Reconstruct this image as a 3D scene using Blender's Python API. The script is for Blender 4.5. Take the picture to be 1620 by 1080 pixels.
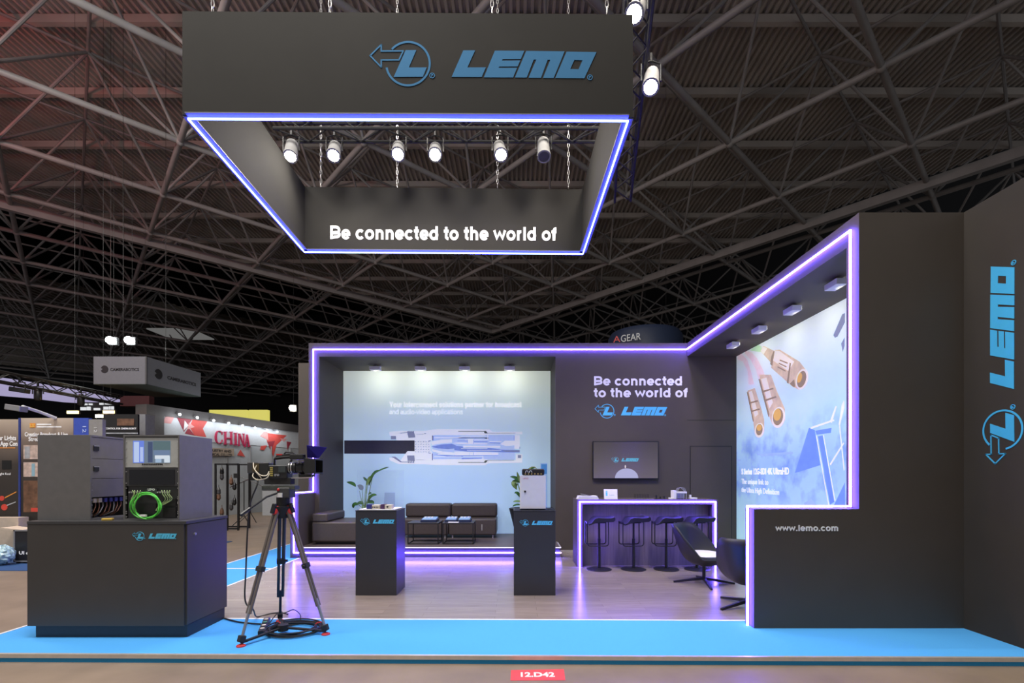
import bpy, bmesh, math, random
from mathutils import Vector, Matrix

for o in list(bpy.data.objects): bpy.data.objects.remove(o)
SC = bpy.context.scene
COL = SC.collection
R = math.radians
random.seed(7)

# ------------------------------------------------------------------ camera
EYE = 1.6                      # eye height above the stand floor
FPX, VX, VY = 765.0, 814.0, 750.0
cd = bpy.data.cameras.new('camera'); cam = bpy.data.objects.new('camera', cd); COL.objects.link(cam)
cam.location = (0, 0, EYE); cam.rotation_euler = (R(90), 0, 0)
cd.sensor_width = 36; cd.lens = 17; cd.clip_start = .05; cd.clip_end = 300
cd.shift_x = -4/1620; cd.shift_y = 210/1620
SC.camera = cam
# ------------------------------------------------------------------ world, exposure
wd = bpy.data.worlds.new('world'); SC.world = wd; wd.use_nodes = True
bg = wd.node_tree.nodes['Background']
bg.inputs['Color'].default_value = (.95, .96, 1, 1); bg.inputs['Strength'].default_value = .32
SC.view_settings.view_transform = 'Standard'; SC.view_settings.look = 'None'
SC.view_settings.exposure = 0; SC.view_settings.gamma = 1
try: SC.view_settings.use_curve_mapping = False
except Exception: pass
# ------------------------------------------------------------------ area lights added out of view to brighten stand and hall
def aim(o, target):
    d = Vector(target)-o.location
    o.rotation_euler = d.to_track_quat('-Z', 'Y').to_euler()
def area(loc, target, size, power, col=(1, .95, .88)):
    l = bpy.data.lights.new('added_area_light', 'AREA'); l.shape = 'SQUARE'; l.size = size; l.energy = power; l.color = col
    o = bpy.data.objects.new('added_area_light', l); COL.objects.link(o); o.location = loc; aim(o, target); return o
def spot(loc, target, power, angle=60, blend=.6, col=(1, .93, .82), r=.06, name='spot_lamp'):
    l = bpy.data.lights.new(name, 'SPOT'); l.energy = power; l.spot_size = R(angle); l.spot_blend = blend; l.color = col; l.shadow_soft_size = r
    o = bpy.data.objects.new(name, l); COL.objects.link(o); o.location = loc; aim(o, target); return o
area((-2.5, 2.8, 11.5), (-1.5, 6.0, 0), 3.0, 900)
area((-9, 3, 12), (-9, 9, 0), 3.0, 900)
area((-13, 8, 12.5), (-11.5, 16, 0), 3.0, 900)
area((2.3, 5.1, 9.6), (2.2, 9.2, .8), 1.2, 400, (1, .90, .78))  # warm fill added for the bar wall, no fixture there

# ------------------------------------------------------------------ helpers
def at(px, py, Y):             # the world point seen at a photograph position at depth Y
    return Vector(((px-VX)*Y/FPX, Y, EYE-(py-VY)*Y/FPX))
def wm(o):
    m = o.matrix_basis.copy()
    return wm(o.parent) @ m if o.parent else m
def tag(o, label=None, cat=None, group=None, kind=None):
    if label: o['label'] = label
    if cat: o['category'] = cat
    if group: o['group'] = group
    if kind: o['kind'] = kind
    return o
def empty(name, loc=(0, 0, 0), label=None, cat=None, group=None, rz=0, kind=None):
    o = bpy.data.objects.new(name, None); COL.objects.link(o)
    o.location = loc; o.rotation_euler = (0, 0, rz); o.empty_display_size = .1
    return tag(o, label, cat, group, kind)
def kids(o): return [c for c in bpy.data.objects if c.parent == o]
def copy_tree(o, parent=None):
    c = o.copy(); COL.objects.link(c)
    if parent: c.parent = parent
    for ch in o.children: copy_tree(ch, c)
    return c

def smooth_path(pts, n=8):
    P = [Vector(p) for p in pts]; out = []
    for i in range(len(P)-1):
        p0, p1, p2, p3 = P[max(0,i-1)], P[i], P[i+1], P[min(len(P)-1,i+2)]
        for k in range(n):
            t = k/n; out.append(.5*((2*p1)+(p2-p0)*t+(2*p0-5*p1+4*p2-p3)*t*t+(3*p1-p0-3*p2+p3)*t**3))
    return out+[P[-1]]

class MB:
    def __init__(s): s.v = []; s.f = []
    def add(s, vs, fs):
        b = len(s.v); s.v += [Vector(p) for p in vs]; s.f += [tuple(b+i for i in f) for f in fs]; return s
    def box(s, x0, x1, y0, y1, z0, z1):
        return s.add([(x0,y0,z0),(x1,y0,z0),(x1,y1,z0),(x0,y1,z0),(x0,y0,z1),(x1,y0,z1),(x1,y1,z1),(x0,y1,z1)],
              [(0,3,2,1),(4,5,6,7),(0,1,5,4),(1,2,6,5),(2,3,7,6),(3,0,4,7)])
    def hexa(s, p):            # 8 corners: bottom ring then top ring
        return s.add(p, [(0,3,2,1),(4,5,6,7),(0,1,5,4),(1,2,6,5),(2,3,7,6),(3,0,4,7)])
    def obox(s, c, size, rot=None):
        c = Vector(c); h = Vector(size)*.5; M = rot or Matrix.Identity(3)
        pts = [c+M@Vector((sx*h.x, sy*h.y, sz*h.z)) for sz in (-1,1) for sx,sy in ((-1,-1),(1,-1),(1,1),(-1,1))]
        return s.hexa(pts)
    def bar(s, a, b, w, h=None, up=(0,0,1)):   # square bar from a to b
        a = Vector(a); b = Vector(b); d = (b-a).normalized(); u = Vector(up)
        if abs(d.dot(u)) > .97: u = Vector((1,0,0))
        x = d.cross(u).normalized(); z = x.cross(d); h = h or w
        P = []
        for q in (a, b):
            for i, j in ((-1,-1),(1,-1),(1,1),(-1,1)): P.append(q+x*i*w/2+z*j*h/2)
        return s.add(P, [(3,2,1,0),(4,5,6,7),(0,1,5,4),(1,2,6,5),(2,3,7,6),(3,0,4,7)])
    def cyl(s, a, b, r0, r1=None, n=12, caps=True):
        a = Vector(a); b = Vector(b); r1 = r0 if r1 is None else r1
        d = (b-a).normalized(); u = Vector((0,0,1)) if abs(d.z) < .97 else Vector((1,0,0))
        x = d.cross(u).normalized(); y = d.cross(x)
        vs = []
        for q, r in ((a, r0), (b, r1)):
            for i in range(n):
                t = 2*math.pi*i/n; vs.append(q+x*math.cos(t)*r+y*math.sin(t)*r)
        fs = [(i, (i+1)%n, n+(i+1)%n, n+i) for i in range(n)]
        if caps: fs += [tuple(range(n-1, -1, -1)), tuple(range(n, 2*n))]
        return s.add(vs, fs)
    def tube(s, pts, r, n=8, closed=False):
        pts = [Vector(p) for p in pts]; m = len(pts); base = len(s.v); vs = []; prev = None
        for i, p in enumerate(pts):
            a = pts[(i-1) % m] if (closed or i > 0) else p
            b = pts[(i+1) % m] if (closed or i < m-1) else p
            d = (b-a); d = d.normalized() if d.length > 1e-9 else Vector((0,0,1))
            if prev is None:
                u = Vector((0,0,1)) if abs(d.z) < .9 else Vector((1,0,0))
                x = d.cross(u).normalized()
            else:
                x = prev-d*prev.dot(d)
                x = x.normalized() if x.length > 1e-6 else d.orthogonal().normalized()
            prev = x; y = d.cross(x)
            rr = r[i] if isinstance(r, (list, tuple)) else r
            for k in range(n):
                t = 2*math.pi*k/n; vs.append(p+x*math.cos(t)*rr+y*math.sin(t)*rr)
        fs = []
        for i in range(m if closed else m-1):
            j = (i+1) % m
            for k in range(n): fs.append((i*n+k, i*n+(k+1)%n, j*n+(k+1)%n, j*n+k))
        if not closed: fs += [tuple(range(n-1,-1,-1)), tuple((m-1)*n+k for k in range(n))]
        return s.add(vs, fs)
    def lathe(s, prof, c=(0,0,0), n=24, axis='Z'):
        c = Vector(c); vs = []; fs = []; m = len(prof)
        for r, h in prof:
            for k in range(n):
                t = 2*math.pi*k/n; a, b = r*math.cos(t), r*math.sin(t)
                vs.append(c+(Vector((a,b,h)) if axis == 'Z' else Vector((h,a,b)) if axis == 'X' else Vector((a,h,b))))
        for i in range(m-1):
            for k in range(n): fs.append((i*n+k, i*n+(k+1)%n, (i+1)*n+(k+1)%n, (i+1)*n+k))
        fs += [tuple(range(n-1,-1,-1)), tuple((m-1)*n+k for k in range(n))]
        return s.add(vs, fs)
    def ball(s, c, r, n=10, m=6, sc=(1,1,1)):
        prof = [(max(1e-4, r*math.sin(math.pi*i/m)), -r*math.cos(math.pi*i/m)) for i in range(m+1)]
        b = len(s.v); s.lathe(prof, (0,0,0), n)
        for i in range(b, len(s.v)):
            p = s.v[i]; s.v[i] = Vector((p.x*sc[0], p.y*sc[1], p.z*sc[2]))+Vector(c)
        return s
    def prism(s, pts, normal, depth):          # 3D polygon extruded along a normal
        n = len(pts); nv = Vector(normal)*depth; pts = [Vector(p) for p in pts]
        return s.add(pts+[p+nv for p in pts], [tuple(range(n-1,-1,-1)), tuple(range(n, 2*n))]+[(i,(i+1)%n,n+(i+1)%n,n+i) for i in range(n)])
    def xform(s, M):
        s.v = [M@p for p in s.v]; return s
    def build(s, name, mat, parent=None, smooth=False, bevel=0, seg=2, label=None, local=False, recalc=True):
        me = bpy.data.meshes.new(name)
        o = bpy.data.objects.new(name, me); COL.objects.link(o)
        vs = s.v
        if parent:
            o.parent = parent
            if not local:
                inv = wm(parent).inverted(); vs = [inv@p for p in vs]
        elif not local and vs:
            lo = Vector((min(p[i] for p in vs) for i in range(3))); hi = Vector((max(p[i] for p in vs) for i in range(3)))
            c = Vector(((lo.x+hi.x)/2, (lo.y+hi.y)/2, lo.z)); o.location = c; vs = [p-c for p in vs]
        me.from_pydata([tuple(p) for p in vs], [], s.f)
        if recalc: bm = bmesh.new(); bm.from_mesh(me); bmesh.ops.recalc_face_normals(bm, faces=bm.faces); bm.to_mesh(me); bm.free()
        me.update()
        if mat: me.materials.append(mat)
        if smooth:
            for p in me.polygons: p.use_smooth = True
            try: me.set_sharp_from_angle(angle=R(42))
            except Exception: pass
        if bevel:
            b = o.modifiers.new('edge', 'BEVEL'); b.width = bevel; b.segments = seg; b.limit_method = 'ANGLE'; b.angle_limit = R(40)
        if label: o['label'] = label
        return o

# ------------------------------------------------------------------ materials
def new_mat(name):
    m = bpy.data.materials.new(name); m.use_nodes = True
    return m, m.node_tree.nodes, m.node_tree.links, m.node_tree.nodes['Principled BSDF']
def M(name, col, rough=.6, metal=0, var=.06, scale=14, spec=.5, bump=0):
    m, n, l, b = new_mat(name)
    b.inputs['Roughness'].default_value = rough; b.inputs['Metallic'].default_value = metal
    b.inputs['Specular IOR Level'].default_value = spec
    tc = n.new('ShaderNodeTexCoord'); nz = n.new('ShaderNodeTexNoise'); nz.inputs['Scale'].default_value = scale; nz.inputs['Detail'].default_value = 4
    rp = n.new('ShaderNodeValToRGB')
    rp.color_ramp.elements[0].position = .3; rp.color_ramp.elements[1].position = .7
    rp.color_ramp.elements[0].color = tuple(c*(1-var) for c in col)+(1,); rp.color_ramp.elements[1].color = tuple(min(1, c*(1+var)) for c in col)+(1,)
    l.new(tc.outputs['Object'], nz.inputs['Vector']); l.new(nz.outputs['Fac'], rp.inputs['Fac']); l.new(rp.outputs['Color'], b.inputs['Base Color'])
    if bump:
        bp = n.new('ShaderNodeBump'); bp.inputs['Strength'].default_value = bump; bp.inputs['Distance'].default_value = .01
        l.new(nz.outputs['Fac'], bp.inputs['Height']); l.new(bp.outputs['Normal'], b.inputs['Normal'])
    return m
def EM(name, col, strength):
    m, n, l, b = new_mat(name)
    b.inputs['Base Color'].default_value = (.02,.02,.02,1)
    b.inputs['Emission Color'].default_value = tuple(col)+(1,); b.inputs['Emission Strength'].default_value = strength
    return m
def GLASS(name, tint=(1,1,1), refl=.028):
    m, n, l, b = new_mat(name)
    n.remove(b); out = n['Material Output']
    t = n.new('ShaderNodeBsdfTransparent'); t.inputs[0].default_value = tuple(tint)+(1,)
    g = n.new('ShaderNodeBsdfGlossy'); g.inputs['Roughness'].default_value = .03
    fr = n.new('ShaderNodeValue'); fr.outputs[0].default_value = refl
    mx = n.new('ShaderNodeMixShader'); l.new(fr.outputs[0], mx.inputs[0]); l.new(t.outputs[0], mx.inputs[1]); l.new(g.outputs[0], mx.inputs[2]); l.new(mx.outputs[0], out.inputs[0])
    return m
def PLANKS(name, c1, c2, cm, bw, bh, rough, along='X', gap=.002):
    m, n, l, b = new_mat(name)
    b.inputs['Roughness'].default_value = rough
    tc = n.new('ShaderNodeTexCoord'); mp = n.new('ShaderNodeMapping')
    if along == 'Z': mp.inputs['Rotation'].default_value = (R(90), 0, R(90))
    br = n.new('ShaderNodeTexBrick'); br.inputs['Color1'].default_value = c1+(1,); br.inputs['Color2'].default_value = c2+(1,); br.inputs['Mortar'].default_value = cm+(1,)
    br.inputs['Scale'].default_value = 1; br.inputs['Brick Width'].default_value = bw; br.inputs['Row Height'].default_value = bh
    br.inputs['Mortar Size'].default_value = gap; br.offset = .37
    nz = n.new('ShaderNodeTexNoise'); nz.inputs['Scale'].default_value = 3; nz.inputs['Detail'].default_value = 6
    mp2 = n.new('ShaderNodeMapping'); mp2.inputs['Scale'].default_value = (1, 14, 14) if along == 'X' else (14, 14, 1)
    mx = n.new('ShaderNodeMix'); mx.data_type = 'RGBA'; mx.blend_type = 'MULTIPLY'; mx.inputs[0].default_value = .55
    rp = n.new('ShaderNodeValToRGB'); rp.color_ramp.elements[0].position = .3; rp.color_ramp.elements[0].color = (.55,.52,.5,1); rp.color_ramp.elements[1].position = .7
    l.new(tc.outputs['Object'], mp.inputs[0]); l.new(mp.outputs[0], br.inputs[0]); l.new(tc.outputs['Object'], mp2.inputs[0]); l.new(mp2.outputs[0], nz.inputs[0])
    l.new(nz.outputs[0], rp.inputs[0]); l.new(br.outputs[0], mx.inputs[6]); l.new(rp.outputs[0], mx.inputs[7]); l.new(mx.outputs[2], b.inputs['Base Color'])
    return m
def PRINT(name, stops, z0, z1, axis, blotch=None, rough=.7, glow=0):   # a printed colour fade over the height of a fabric wall
    m, n, l, b = new_mat(name)
    b.inputs['Roughness'].default_value = rough
    ge = n.new('ShaderNodeNewGeometry'); sp = n.new('ShaderNodeSeparateXYZ'); l.new(ge.outputs['Position'], sp.inputs[0])
    mr = n.new('ShaderNodeMapRange'); mr.inputs[1].default_value = z0; mr.inputs[2].default_value = z1; l.new(sp.outputs[2], mr.inputs[0])
    nz = n.new('ShaderNodeTexNoise'); nz.inputs['Scale'].default_value = .9; nz.inputs['Detail'].default_value = 2; l.new(ge.outputs['Position'], nz.inputs['Vector'])
    ad = n.new('ShaderNodeMath'); ad.operation = 'MULTIPLY_ADD'; ad.inputs[1].default_value = .22; l.new(nz.outputs[0], ad.inputs[0])
    sb = n.new('ShaderNodeMath'); sb.operation = 'SUBTRACT'; sb.inputs[1].default_value = .11; l.new(mr.outputs[0], sb.inputs[0]); l.new(sb.outputs[0], ad.inputs[2])
    rp = n.new('ShaderNodeValToRGB'); cr = rp.color_ramp
    while len(cr.elements) > 1: cr.elements.remove(cr.elements[-1])
    cr.elements[0].position = stops[0][0]; cr.elements[0].color = stops[0][1]+(1,)
    for p, c in stops[1:]:
        e = cr.elements.new(p); e.color = c+(1,)
    l.new(ad.outputs[0], rp.inputs[0]); out = rp.outputs[0]
    if blotch:                                                   # printed scrub and ground of a blurred landscape
        zc, hw, col, sc = blotch
        n2 = n.new('ShaderNodeTexNoise'); n2.inputs['Scale'].default_value = sc; n2.inputs['Detail'].default_value = 7; l.new(ge.outputs['Position'], n2.inputs['Vector'])
        r2 = n.new('ShaderNodeValToRGB'); r2.color_ramp.elements[0].position = .46; r2.color_ramp.elements[1].position = .66
        l.new(n2.outputs[0], r2.inputs[0])
        d = n.new('ShaderNodeMath'); d.operation = 'SUBTRACT'; d.inputs[1].default_value = zc; l.new(sp.outputs[2], d.inputs[0])
        a = n.new('ShaderNodeMath'); a.operation = 'ABSOLUTE'; l.new(d.outputs[0], a.inputs[0])
        w = n.new('ShaderNodeMapRange'); w.inputs[1].default_value = hw; w.inputs[2].default_value = hw*.3; w.inputs[3].default_value = 0; w.inputs[4].default_value = .75; l.new(a.outputs[0], w.inputs[0])
        mu = n.new('ShaderNodeMath'); mu.operation = 'MULTIPLY'; l.new(r2.outputs[0], mu.inputs[0]); l.new(w.outputs[0], mu.inputs[1])
        mx = n.new('ShaderNodeMix'); mx.data_type = 'RGBA'; l.new(mu.outputs[0], mx.inputs[0]); l.new(out, mx.inputs[6]); mx.inputs[7].default_value = col+(1,); out = mx.outputs[2]
    l.new(out, b.inputs['Base Color'])
    if glow: l.new(out, b.inputs['Emission Color']); b.inputs['Emission Strength'].default_value = glow
    return m

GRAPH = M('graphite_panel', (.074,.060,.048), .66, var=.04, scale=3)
GRAPHR = M('graphite_panel_shaded', (.036,.031,.027), .75, var=.04, scale=3, spec=.2)  # darker copy of the graphite panel, standing in for shade on the side wall
GRAPH2 = M('graphite_laminate', (.058,.052,.048), .45, var=.04, scale=4)
PEDM = M('pedestal_laminate', (.036,.035,.039), .4, var=.04, scale=4)
BANNER = M('banner_fabric', (.030,.0285,.0265), .8, var=.04, scale=3, spec=.12)
KICK = M('dark_plinth', (.03,.035,.045), .5)
BLACK = M('black_metal', (.012,.012,.013), .4)
BLACKM = M('matte_black', (.018,.018,.019), .75)
DGREY = M('dark_grey_metal', (.05,.05,.053), .45)
GREY = M('grey_metal', (.28,.28,.29), .4, .3)
SILVER = M('silver_metal', (.62,.61,.6), .3, .8)
WHITE = M('white_paint', (.8,.8,.78), .5, var=.02)
PAPER = M('white_paper', (.85,.85,.85), .8, var=.02)
LETTER = M('white_lettering', (.95,.95,.95), .6, var=.01)
BLUEL = M('blue_lettering', (.05,.37,.66), .7, var=.02, spec=.2)
CYANL = M('cyan_lettering', (.10,.58,.85), .6, var=.02)
CARPET = M('blue_carpet', (.066,.365,.82), .95, var=.05, scale=160, bump=.15)
CARPET_E = M('blue_carpet_edge', (.02,.27,.55), .9, var=.05, scale=80)
ALU = M('aluminium_trim', (.72,.68,.62), .35, .6)
HALLF = M('hall_floor', (.215,.166,.122), .5, var=.14, scale=2.2)
WOOD = PLANKS('wood_floor', (.33,.275,.24), (.275,.23,.205), (.2,.165,.145), 1.3, .13, .22)
WOODD = PLANKS('dark_wood_floor', (.14,.11,.10), (.11,.09,.085), (.06,.05,.05), 1.3, .13, .4)
BARWOOD = PLANKS('bar_wood', (.27,.225,.195), (.22,.185,.16), (.16,.13,.12), 3, .3, .5, 'Z', .001)
LEATHER = M('brown_leatherette', (.070,.055,.048), .45, var=.08, scale=30, bump=.05)
LED_P = EM('purple_led', (.115,.065,1.0), 105)
LED_B = EM('blue_led', (.05,.07,1.0), 45)
BULB = EM('lamp_glow', (1,.92,.75), 60)
BULBW = EM('white_lamp_glow', (.92,1,.97), 40)
STEEL = M('roof_tube_paint', (.25,.24,.24), .5, var=.12, scale=1.5)
DECK = M('roof_deck_paint', (.42,.39,.365), .75, var=.2, scale=.35)
DARKW = M('far_dark', (.006,.006,.008), .9)
LEAF = M('leaf_green', (.045,.16,.03), .4, var=.4, scale=9)
LEAFL = M('leaf_light_green', (.20,.34,.09), .4, var=.3, scale=9)
ALU2 = M('dark_ledge', (.12,.12,.13), .5)
CLEAR = GLASS('clear_acrylic')
RED = M('red_plastic', (.62,.03,.03), .45)
REDSTK = M('red_sticker', (.75,.06,.07), .6)

# ------------------------------------------------------------------ lettering
XH, CAP = .53, .716
def _glyph(c, w):
    h = w/2; P = []; S = lambda *p: P.append(list(p))
    def arc(cx, cy, rx, ry, a0, a1, n=14):
        return [(cx+rx*math.cos(R(a0+(a1-a0)*i/n)), cy+ry*math.sin(R(a0+(a1-a0)*i/n))) for i in range(n+1)]
    rx, ry, cy = .275-h, .275-h, .265; top = XH+.01-h
    def arch(x0, x1, y=.31): return arc((x0+x1)/2, y, (x1-x0)/2, top-y, 180, 0, 12)
    adv = .611
    if c == 'o': S(*arc(.305, cy, rx, ry, 0, 360, 28))
    elif c == 'c': adv = .57; S(*arc(.305, cy, rx, ry, 42, 318, 22))
    elif c == 'e': adv = .59; S(*arc(.30, cy, rx, ry, 0, 322, 24)); S((.30-rx, cy-.005), (.30+rx+h*.98, cy-.005))
    elif c in 'nh': S((.065+h, 0), (.065+h, XH if c == 'n' else CAP)); S(*([(.065+h, .30)]+arch(.065+h, .545-h)+[(.545-h, 0)]))
    elif c == 'm':
        adv = .889; S((.065+h, 0), (.065+h, XH)); m = .445
        S(*([(.065+h,.32)]+arch(.065+h, m, .33)+[(m, 0)])); S(*([(m,.32)]+arch(m, .825-h, .33)+[(.825-h, 0)]))
    elif c == 'r': adv = .39; S((.065+h, 0), (.065+h, XH)); S(*([(.065+h,.28)]+arc(.30, .28, .235-h, top-.28, 180, 80, 8)))
    elif c == 'u': S((.545-h, 0), (.545-h, XH)); S(*([(.065+h, XH)]+arc(.305, .22, .24-h, .23-h, 180, 360, 12)+[(.545-h,.25)]))
    elif c in 'dbpq':
        cx = .295 if c in 'dq' else .315; S(*arc(cx, cy, rx-.005, ry, 0, 360, 26)); x = .545-h if c in 'dq' else .065+h
        S((x, 0 if c in 'db' else -.2), (x, CAP if c in 'db' else XH))
    elif c == 't': adv = .34; S(*([(.17, .69), (.17, .17)]+arc(.17+.12, .17, .12, .17-h, 180, 275, 6))); S((.02, XH-h*.8), (.315, XH-h*.8))
    elif c == 'f': adv = .34; S(*([(.165, 0), (.165, .55)]+arc(.165+.15, .55, .15, CAP-h-.55+.005, 180, 90, 6))); S((.015, XH-h*.8), (.315, XH-h*.8))
    elif c == 'l': adv = .278; S((.139, 0), (.139, CAP))
    elif c == 'i': adv = .278; S((.139, 0), (.139, XH)); S((.139, CAP-w*.9), (.139, CAP))
    elif c == 'w': adv = .778; S((h*.8, XH), (.215, h*1.5), (.389, XH-h*1.5), (.563, h*1.5), (.778-h*.8, XH))
    elif c == 'v': adv = .556; S((h*.9, XH), (.278, h*1.5), (.556-h*.9, XH))
    elif c == 'a':
        adv = .575; S(*(arc(.29, .37, .225-h, top-.37, 158, 0, 10)+[(.515-h, .08), (.535-h, 0)])); S(*([(.515-h, .325), (.33,.30)]+arc(.20, .155, .165-h, .155-h+.0, 90, 300, 12)+[(.515-h,.17)]))
    elif c == 's':
        adv = .556; a = .145-h*.55; S(*(arc(.28, top-a, .225-h, a, 25, 180, 10)+arc(.28, h-.01+a*1.08, .235-h, a*1.08, 100, -155, 14)))
    elif c == 'B':
        adv = .722; S((.075+h, 0), (.075+h, CAP)); S(*([(.075, CAP-h)]+arc(.42, CAP-h-.155, .19, .155, 90, -90, 10)+[(.075, CAP-h-.31)])); S(*([(.075, CAP-h-.31)]+arc(.43, h+.168, .20, CAP/2-h-.168+.005+.0, 90, -90, 10)+[(.075, h)]))
    elif c == 'Y': adv = .667; S((.333, 0), (.333, .30)); S((h*.9, CAP), (.333, .29)); S((.667-h*.9, CAP), (.333, .29))
    elif c == '.': adv = .278; S((.139, 0), (.139, w))
    elif c == '-': adv = .333; S((.04, .235), (.293, .235))
    elif c == ' ': adv = .278
    else: return None
    return P, adv
def stroke_text(s, w):
    V, F, x, L = [], [], 0., []
    for ch in s:
        g = _glyph(ch, w)
        if g is None: return None
        for li, line in enumerate(g[0]):
            L += [li]*(2*len(line)); n = len(line); closed = math.dist(line[0], line[-1]) < 1e-6 and n > 3; b = len(V)
            for i, p in enumerate(line):
                a = line[i-1] if i else (line[-2] if closed else None); c = line[i+1] if i < n-1 else (line[1] if closed else None)
                d1 = Vector((p[0]-a[0], p[1]-a[1])).normalized() if a else None; d2 = Vector((c[0]-p[0], c[1]-p[1])).normalized() if c else None
                d1 = d1 or d2; d2 = d2 or d1; t = d1+d2
                t = t.normalized() if t.length > 1e-4 else d2
                k = Vector((-t.y, t.x)); dt = abs(k.dot(Vector((-d2.y, d2.x)))); m = 1/dt if dt > .62 else 1.55
                V += [(x+p[0]+k.x*w/2*m, p[1]+k.y*w/2*m), (x+p[0]-k.x*w/2*m, p[1]-k.y*w/2*m)]
            F += [(b+2*i, b+2*i+1, b+2*i+3, b+2*i+2) for i in range(n-1)]
        x += g[1]
    return V, F, L
def sans_part(s, mat, parent, org, ux, uy, width, cap, w=.15, depth=.004, name='lettering'):
    V, F, L = stroke_text(s, w)
    x0 = min(v[0] for v in V); x1 = max(v[0] for v in V); sx = width/(x1-x0); sy = cap/CAP if cap else sx
    ux = Vector(ux); uy = Vector(uy); nz = ux.cross(uy); org = Vector(org); b = MB(); n = len(V)
    q = [org+ux*(v[0]-x0)*sx+uy*v[1]*sy for v in V]
    b.v = q+[p+nz*(depth+.0006*l) for p, l in zip(q, L)]
    for i, f in enumerate(F):
        b.f.append(tuple(n+k for k in f)); a, c, d, e = f
        b.f += [(c, d, n+d, n+c), (e, a, n+a, n+e)]
    return b.build(name, mat, parent, recalc=False)
def text_part(s, mat, parent, org, ux, uy, width, height=None, bold=.0, depth=.004, name='lettering', right=False):
    cu = bpy.data.curves.new('t', 'FONT'); cu.body = s; cu.size = 1; cu.offset = bold; cu.resolution_u = 3; cu.fill_mode = 'BOTH'; cu.extrude = .01
    to = bpy.data.objects.new('t', cu); COL.objects.link(to)
    me = bpy.data.meshes.new_from_object(to)
    bpy.data.objects.remove(to); bpy.data.curves.remove(cu)
    xs = [v.co.x for v in me.vertices]; ys = [v.co.y for v in me.vertices]
    x0, x1 = min(xs), max(xs); y1 = max(ys)
    sx = width/(x1-x0); sy = height/y1 if height else sx           # height: cap height above the baseline
    ux = Vector(ux); uy = Vector(uy); nz = ux.cross(uy); org = Vector(org); b = MB()
    b.v = [org+ux*(v.co.x-x0)*sx+uy*v.co.y*sy+nz*((v.co.z+.01)/.02*depth) for v in me.vertices]
    b.f = [tuple(p.vertices) for p in me.polygons]
    bpy.data.meshes.remove(me)
    return b.build(name, mat, parent)

_lg = 1458.0
def logo_part(mat, parent, org, ux, uy, width, depth=.004, marks=True):
    ux = Vector(ux); uy = Vector(uy); nz = ux.cross(uy); org = Vector(org); s = width/_lg
    def q(x, y):
        y = y-.0125*(x-335)
        return org+ux*(x-90)*s+uy*(331-y)*s
    b = MB()
    def poly(p): b.prism([q(*c) for c in p][::-1], nz, depth)
    def ring(cx, cy, r0, r1, a0, a1, n=48):
        for i in range(n):
            t0 = R(a0+(a1-a0)*i/n); t1 = R(a0+(a1-a0)*(i+1)/n)
            poly([(cx+r0*math.cos(t0), cy-r0*math.sin(t0)), (cx+r1*math.cos(t0), cy-r1*math.sin(t0)), (cx+r1*math.cos(t1), cy-r1*math.sin(t1)), (cx+r0*math.cos(t1), cy-r0*math.sin(t1))])
    def line(p0, p1, w):
        a = Vector(p0).to_2d() if len(p0) == 3 else Vector(p0); c = Vector(p1); d = (c-a).normalized(); k = Vector((-d.y, d.x))*w/2; e = d*w*.4
        poly([a-e+k, c+e+k, c+e-k, a-e-k])
    ring(335, 245, 133, 146, -170, 138)
    A = [(92,192),(163,122),(163,163),(304,163),(277,220),(163,220),(163,266)]
    for i in range(7): line(A[i], A[(i+1)%7], 9)
    poly([(320,158),(388,158),(340,270),(455,270),(430,330),(243,330)])
    poly([(690,162),(766,162),(716,272),(835,272),(808,334),(615,332)])
    poly([(893,165),(1083,167),(1060,219),(943,219),(939,229),(1056,229),(1040,267),(921,267),(917,276),(1036,276),(1010,338),(822,336)])
    poly([(1095,168),(1342,172),(1272,343),(1203,342),(1250,226),(1233,226),(1190,341),(1110,340),(1160,224),(1143,224),(1098,339),(1022,338)])
    O = [(1355,174),(1548,178),(1470,346),(1282,343)]; I = [(1405,228),(1458,230),(1432,288),(1378,286)]
    for i in range(4): poly([O[i], O[(i+1)%4], I[(i+1)%4], I[i]])
    if marks:
        for cx, cy in ((490,322),(1506,340)):
            ring(cx, cy, 13, 18, 0, 360, 16)
            poly([(cx-6,cy-9),(cx-2,cy-9),(cx-2,cy+9),(cx-6,cy+9)]); poly([(cx-2,cy-9),(cx+6,cy-9),(cx+6,cy),(cx-2,cy)])
    return b.build('logo', mat, parent)

XA, ZA = Vector((1,0,0)), Vector((0,0,1))
# ================================================================== SETTING
def struct(mb, name, mat, parent=None, **k):
    o = mb.build(name, mat, parent, **k)
    if not parent: o['kind'] = 'structure'
    return o
HF = -.07
floor = struct(MB().box(-60, 40, -12, 75, HF-.1, HF), 'floor', HALLF)
tag(floor, 'brown hall floor around the stand', 'floor')
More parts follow.
